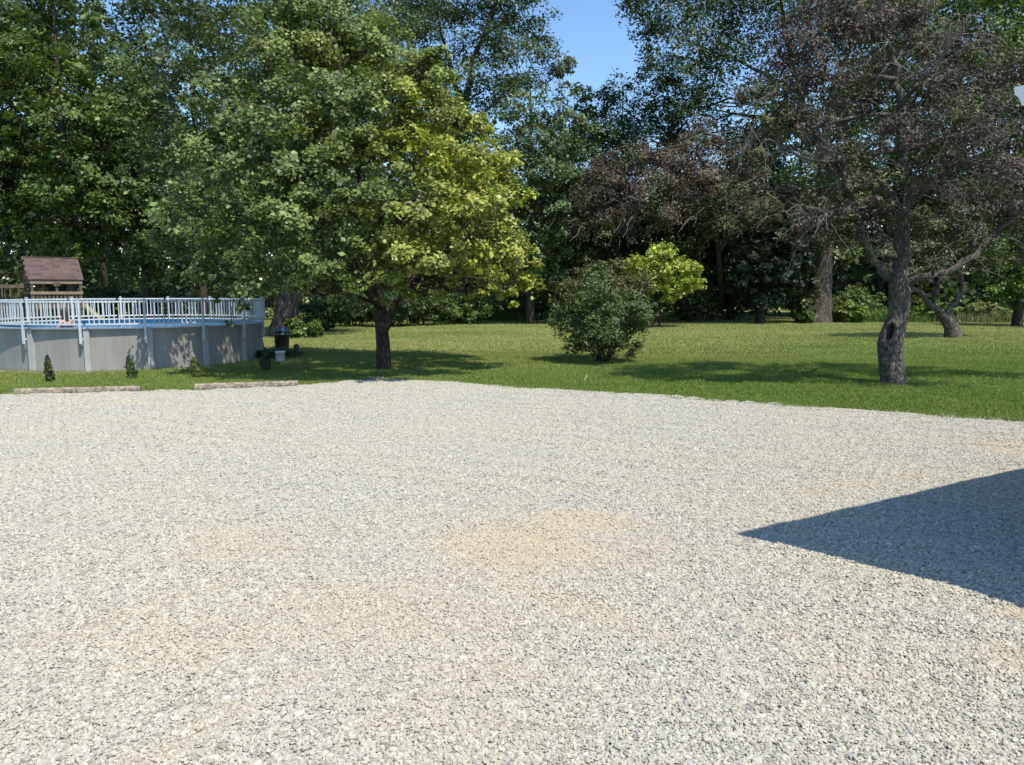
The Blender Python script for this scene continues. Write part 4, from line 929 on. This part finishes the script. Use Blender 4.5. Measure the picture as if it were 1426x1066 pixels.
# slide
m = MB(); ps = np.array([[1.0, 0, 1.55], [1.15, 0, 1.5], [1.7, 0, .95], [2.25, 0, .38], [2.6, 0, .25]])
for a, b in zip(ps[:-1], ps[1:]):
    m.bar(a, b, .46, .03)
    for e in (-.24, .24): m.bar(a + [0, e, .07], b + [0, e, .07], .03, .16)
m.build('slide', plain('yellow_plastic', (.42, .39, .16), .4), tower)
# swing beam with its legs
MB().box((-2.9, 0, 2.38), (3.9, .09, .14)).build('swing_beam', M_CEDAR, tower)
for sy in (-1, 1): MB().bar((-4.7, 0, 2.4), (-4.9, sy * 1.1, -.05), .09, .09, (1, 0, 0)).build('swing_leg', M_CEDAR, tower)
M_CHAIN = plain('grey_chain', (.2, .2, .2), .5, .1, 5, .6); M_SEAT = plain('green_rubber', (.03, .12, .05), .6)
for x in (-2.0, -3.4):
    sw = MB().box((x, 0, .5), (.45, .16, .03)).build('swing_seat', M_SEAT, tower)
    for e in (-.2, .2): MB().bar((x + e, 0, .5), (x + e, 0, 2.32), .018, .018, (1, 0, 0)).build('chain', M_CHAIN, sw)
for k in range(4): MB().box((-1.25 - k * .3, .35, 1.9), (.05, .03, .85)).build('ladder_picket', M_CEDAR, tower)

# ------------------------------------------------------------------ timbers, saplings, clutter
M_TIMB = plain('weathered_timber', (0.25, 0.215, 0.165), .9, .5, 11, 0, .2, .006)
def timber(a, b, label, seed):
    a = np.array(a); b = np.array(b); L = np.linalg.norm(b - a); rng = np.random.default_rng(seed)
    prof = [(-.075, -.02), (-.082, .02), (-.078, .075), (-.05, .105), (0, .112), (.05, .105), (.078, .075), (.082, .02), (.075, -.02)]
    n = 26; m = MB(); v = []
    for i in range(n):
        for j, (x, z) in enumerate(prof): v.append((i / (n - 1) * L - L / 2 + (rng.normal(0, .006) if i in (0, n - 1) else 0), x + rng.normal(0, .003), z + rng.normal(0, .003)))
    q = len(prof); f = [[i * q + j, i * q + j + 1, i * q + q + j + 1, i * q + q + j] for i in range(n - 1) for j in range(q - 1)]
    m.add(v, np.array(f)[:, ::-1])
    for e in (0, (n - 1) * q):
        m.v.append(np.mean(np.array(v[e:e + q]), 0)[None]); ci = m.n; m.n += 1
        m.f3.append(np.array([[e + j, e + j + 1, ci] for j in range(q - 1)]) if e == 0 else np.array([[e + j + 1, e + j, ci] for j in range(q - 1)]))
    o = m.build('landscape_timber', M_TIMB, None, False); o.location = (*((a + b) / 2), .055); o.rotation_euler = (0, 0, math.atan2(b[1] - a[1], b[0] - a[0]))
    tag(o, label, 'timber', 'timbers edging the gravel')
timber(ground(22, 552)[:2], ground(196, 548)[:2], 'weathered round-edged timber lying before the swimming pool', 1)
timber(ground(272, 545)[:2], ground(415, 540)[:2], 'weathered timber lying on gravel edge before the shaded end of the pool', 2)

def sapling(u, v, h, r, lean, label, seed, col):
    rng = np.random.default_rng(seed); b = ground(u, v); root = thing('arborvitae_sapling', label, 'sapling', tuple(b), 0, 'arborvitae saplings before the pool')
    MB().tube([(0, 0, -.03), (lean * .3, 0, h * .3), (lean, 0, h * .97)], [.014, .010, .003], 6).build('stem', M_BARK, root, True)
    n = 1300; a = rng.uniform(0, 6.28, n); z = h * (.04 + .96 * rng.random(n) ** 1.15); rr = r * np.sin(np.clip(z / h, 0, 1) ** .62 * np.pi) ** .75 + .012
    rr *= .45 + .95 * vnoise(z * 16 + seed * 7, a * 1.6 + 2); q = rr * rng.random(n) ** .4
    C = np.stack([lean * z / h + q * np.cos(a), q * np.sin(a), z], 1); N = unit(np.stack([np.cos(a), np.sin(a), .2 + 0 * a], 1) + .5 * rng.standard_normal((n, 3)))
    T = np.clip(1 + .3 * rng.standard_normal(n), .4, 1.8)[:, None]
    link('crown', leaf_mesh('crown', C, N, .055 * np.exp(rng.normal(0, .25, n)), np.array(col) * T, rng, .5, -.8), M_LEAF, root)
sapling(70, 533, .66, .10, -.03, 'thin young arborvitae sapling behind the middle of the first timber', 1, (.045, .08, .02))
sapling(186, 528, .56, .12, -.11, 'young arborvitae sapling behind the right end of the first timber', 2, (.05, .088, .02))
sapling(278, 527, .52, .17, -.13, 'yellowish plump arborvitae sapling behind the start of second timber', 3, (.095, .12, .028))
sapling(370, 517, .62, .14, 0, 'young arborvitae sapling in the maple shade beyond the pool', 4, (.035, .06, .02))

# barrel
bp_ = ground(393, 487); M_BARR = plain('dark_green_plastic', (.018, .03, .024), .45, .2, 4)
barrel = thing('lidded_bin', 'dark lidded bin with blue top beside thick trunk', 'bin', tuple(bp_))
MB().lathe([(.001, 0), (.24, 0), (.255, .05), (.275, .52), (.30, .54), (.30, .58), (.265, .60), (.262, .66), (.001, .66)], 28).build('body', M_BARR, barrel, True)
MB().lathe([(.275, .655), (.285, .68), (.265, .75), (.22, .81), (.10, .845), (.001, .85)], 28).build('lid', plain('blue_plastic', (.03, .06, .14), .4, .1), barrel, True)
for s in (-1, 1): MB().box((s * .31, 0, .54), (.06, .14, .05)).build('handle', M_BARR, barrel)
# bucket
b_ = ground(390.5, 505); bucket = thing('bucket', 'white plastic bucket standing on grass beside the pool', 'bucket', tuple(b_))
MW = plain('white_plastic', (.66, .68, .68), .4, .05)
MB().lathe([(.001, .002), (.125, .002), (.13, .01), (.145, .34), (.15, .34), (.15, .30), (.155, .30), (.155, .352), (.140, .352), (.128, .04), (.001, .035)], 28).build('body', MW, bucket, True)
aa_ = np.linspace(0, math.pi, 12); MB().tube(np.stack([.157 * np.cos(aa_), -.157 * np.sin(aa_) * .95, .31 - .10 * np.sin(aa_)], 1), .004, 5).build('handle', M_CHAIN, bucket, True)
# green tub
t_ = ground(384, 499); tub = thing('plastic_tub', 'round dark green plastic tub behind the white bucket', 'tub', tuple(t_))
m = MB().lathe([(.001, .01), (.50, .01), (.52, .03), (.56, .22), (.61, .24), (.61, .27), (.55, .275), (.50, .06), (.001, .05)], 36); m.build('shell', plain('green_plastic', (.012, .075, .045), .4, .15), tub, True)
# garden figure
f_ = ground(413, 498); fig = thing('garden_ornament', 'small brown stone garden ornament with round head on lawn edge', 'ornament', tuple(f_))
MO = plain('brown_stone', (.10, .075, .06), .9, .3, 12, 0, .2, .006)
MB().lathe([(.001, 0), (.12, 0), (.125, .04), (.10, .08), (.085, .16), (.095, .24), (.07, .28), (.055, .29)], 18).build('body', MO, fig, True)
MB().lathe([(.05, .28), (.085, .31), (.10, .36), (.085, .41), (.04, .44), (.001, .445)], 18).build('head', MO, fig, True)
m = MB(); m.tube([(.07, 0, .12), (.14, -.02, .13), (.20, -.03, .17), (.24, -.03, .16)], [.05, .06, .055, .01], 10); m.build('side_piece', MO, fig, True)
# stakes
o = MB().bar(ground(369, 488) + (0, 0, -.05), ground(369, 488) + (-.14, 0, .62), .03, .03, (0, 1, 0)).build('garden_stake', M_CEDAR); tag(o, 'thin dark stake leaning by the right side of the pool', 'stake')
g_ = ground(812, 532)
o = MB().bar(g_ + (0, 0, -.03), g_ + (.10, .02, .17), .014, .008, (0, 1, 0)).build('marker_stake', plain('pale_stake', (.58, .62, .5), .6)); tag(o, 'short pale stake tilted in the grass before vase-shaped bush', 'stake')
w_ = ground(521, 530.5); rng = np.random.default_rng(4)
o = MB().tube(curve(w_ + (-.35, 0, .03), w_ + (.22, .1, .06), 8, (0, 0, .02), rng, .03), np.linspace(.018, .03, 8), 7).build('fallen_stick', plain('pale_wood', (.36, .30, .22), .9, .3, 8), None, True); tag(o, 'pale fallen stick at the corner of the gravel', 'stick')

# ------------------------------------------------------------------ the house whose eave shades the drive
diru = ground(1426, 656) - ground(1023, 748); diru[2] = 0; diru /= np.linalg.norm(diru); uout = np.array([-diru[1], diru[0], 0])
CE = np.array([0, 0, CH]) + ray(1414, 122) * 5.0 - uout * .13
ez_ = CE[2]
def sh(u, v): g = ground(u, v); t0 = ground(1023, 748); return CE + (g - t0)
P1 = sh(1247, 797); P1[2] = ez_; dirl = sh(1426, 852) - sh(1247, 797); dirl[2] = 0; dirl /= np.linalg.norm(dirl)
P2 = P1 + dirl * 6.5; diru = ground(1426, 656) - ground(1023, 748); diru[2] = 0; diru /= np.linalg.norm(diru); P4 = CE + diru * 8.5; P3 = P4 + dirl * 7.5
poly = np.array([CE, P4, P3, P2, P1]); cen = poly.mean(0)
house = thing('house', 'single-storey house with white gutter shading the gravel', 'house', (cen[0], cen[1], 0)); H0 = np.array([cen[0], cen[1], 0])
M_SID = plain('grey_siding', (.42, .43, .42), .7, .05, 2); M_ROOF = plain('roof_shingle', (.09, .085, .08), .9, .3, 12, 0, .2, .006)
M_GUT = plain('white_gutter', (.72, .73, .75), .35, .04, 3)
inner_ = cen + (poly - cen) * .5; inner_[:, 2] = ez_ + .95; eave = poly.copy()
n5 = len(poly); m = MB(); top = np.vstack([eave + (0, 0, .02), inner_]); m.add(top, [[i, (i + 1) % n5, n5 + (i + 1) % n5, n5 + i] for i in range(n5)])
cc = inner_.mean(0); m.add(np.vstack([inner_, [cc + (0, 0, .25)]]), [[i, (i + 1) % n5, n5] for i in range(n5)]); m.build('roof', M_ROOF, house, False, H0)
m = MB(); m.add(np.vstack([eave + (0, 0, .012), eave + (0, 0, -.15)]), [[i, (i + 1) % n5, n5 + (i + 1) % n5, n5 + i] for i in range(n5)]); m.build('fascia', M_GUT, house, False, H0)
wp = poly.copy()
for i in range(n5):
    a = unit(poly[(i + 1) % n5] - poly[i]); b = unit(poly[i] - poly[i - 1]); sg = 1 if np.cross(poly[1] - poly[0], poly[2] - poly[1])[2] > 0 else -1
    n1_ = sg * np.array([-a[1], a[0], 0]); n2_v = sg * np.array([-b[1], b[0], 0]); bis = unit(n1_ + n2_v); wp[i] = poly[i] + bis * .5 / np.dot(bis, n1_)
m = MB(); m.add(np.vstack([eave + (0, 0, -.148), wp + (0, 0, -.148)]), [[i, (i + 1) % n5, n5 + (i + 1) % n5, n5 + i] for i in range(n5)]); m.build('soffit', M_GUT, house, False, H0)
w0 = wp.copy(); w0[:, 2] = -.1; w1 = wp.copy(); w1[:, 2] = ez_ - .146
m = MB(); m.add(np.vstack([w0, w1]), [[i, (i + 1) % n5, n5 + (i + 1) % n5, n5 + i] for i in range(n5)]); wl_ = m.build('wall', M_SID, house, False, H0)
for (i, k) in ((0, 1), (4, 0), (3, 4)):                     # clapboards, each overlapping the one below
    a, b = wp[i], wp[k]; d_ = unit(b - a); o_ = np.array([d_[1], -d_[0], 0]); o_ = o_ if np.dot(o_, (a + b) / 2 - cen) > 0 else -o_
    for q in range(int((ez_ - .15) / .15)):
        z_ = .075 + q * .15; v = [p + o_ * x + np.array([0, 0, zz - p[2]]) for p in (a, b) for x, zz in ((.004, z_ + .075), (.012, z_ + .075), (.026, z_ - .078), (.004, z_ - .078))]
        m = MB().add(np.array(v), [[0, 1, 5, 4], [1, 2, 6, 5], [2, 3, 7, 6], [0, 3, 2, 1], [4, 5, 6, 7]]); m.build('clapboard', M_SID, wl_, False, H0)
def gutter(a, b):                                          # ogee trough hung on the eave from a to b
    d_ = unit(b - a); out = np.array([d_[1], -d_[0], 0]);
    if np.dot(out, (a + b) / 2 - cen) < 0: out = -out
    pr = [(0, 0), (0, -.125), (.075, -.125), (.082, -.10), (.098, -.07), (.122, -.045), (.126, -.015), (.126, 0), (.112, 0), (.112, -.012)]
    pr = [(x + .003, z) for x, z in pr]
    q = len(pr); v = [p + out * x + np.array([0, 0, z]) for p in (a - d_ * .012, b) for x, z in pr]
    m = MB(); m.add(v, [[i, i + 1, q + i + 1, q + i] for i in range(q - 1)]); return m, v[:8]
m, e_ = gutter(CE, P4); gt_ = m.build('gutter', M_GUT, house, False, H0)
c_ = np.mean(e_, 0); m = MB(); m.add(np.vstack([e_, [c_]]), [[i, (i + 1) % 8, 8] for i in range(8)]); m.build('end_cap', M_GUT, gt_, False, H0)
M_GLASS = plain('window_glass', (.05, .06, .07), .05, .1, 1, 0, .8)
a, b = wp[0], wp[1]; d_ = unit(b - a); out = np.array([-d_[1], d_[0], 0.]); out = out if np.dot(out, a - cen) > 0 else -out; ang = math.atan2(d_[1], d_[0])
for t_ in (2.2, 5.2):
    c_ = a + d_ * t_ + out * .03; c_[2] = 1.6
    wf = MB().box(c_ - H0, (1.2, .08, 1.3), ang).build('window', M_GUT, house); MB().box(c_ + out * .045 - H0, (1.06, .02, 1.16), ang).build('pane', M_GLASS, wf)
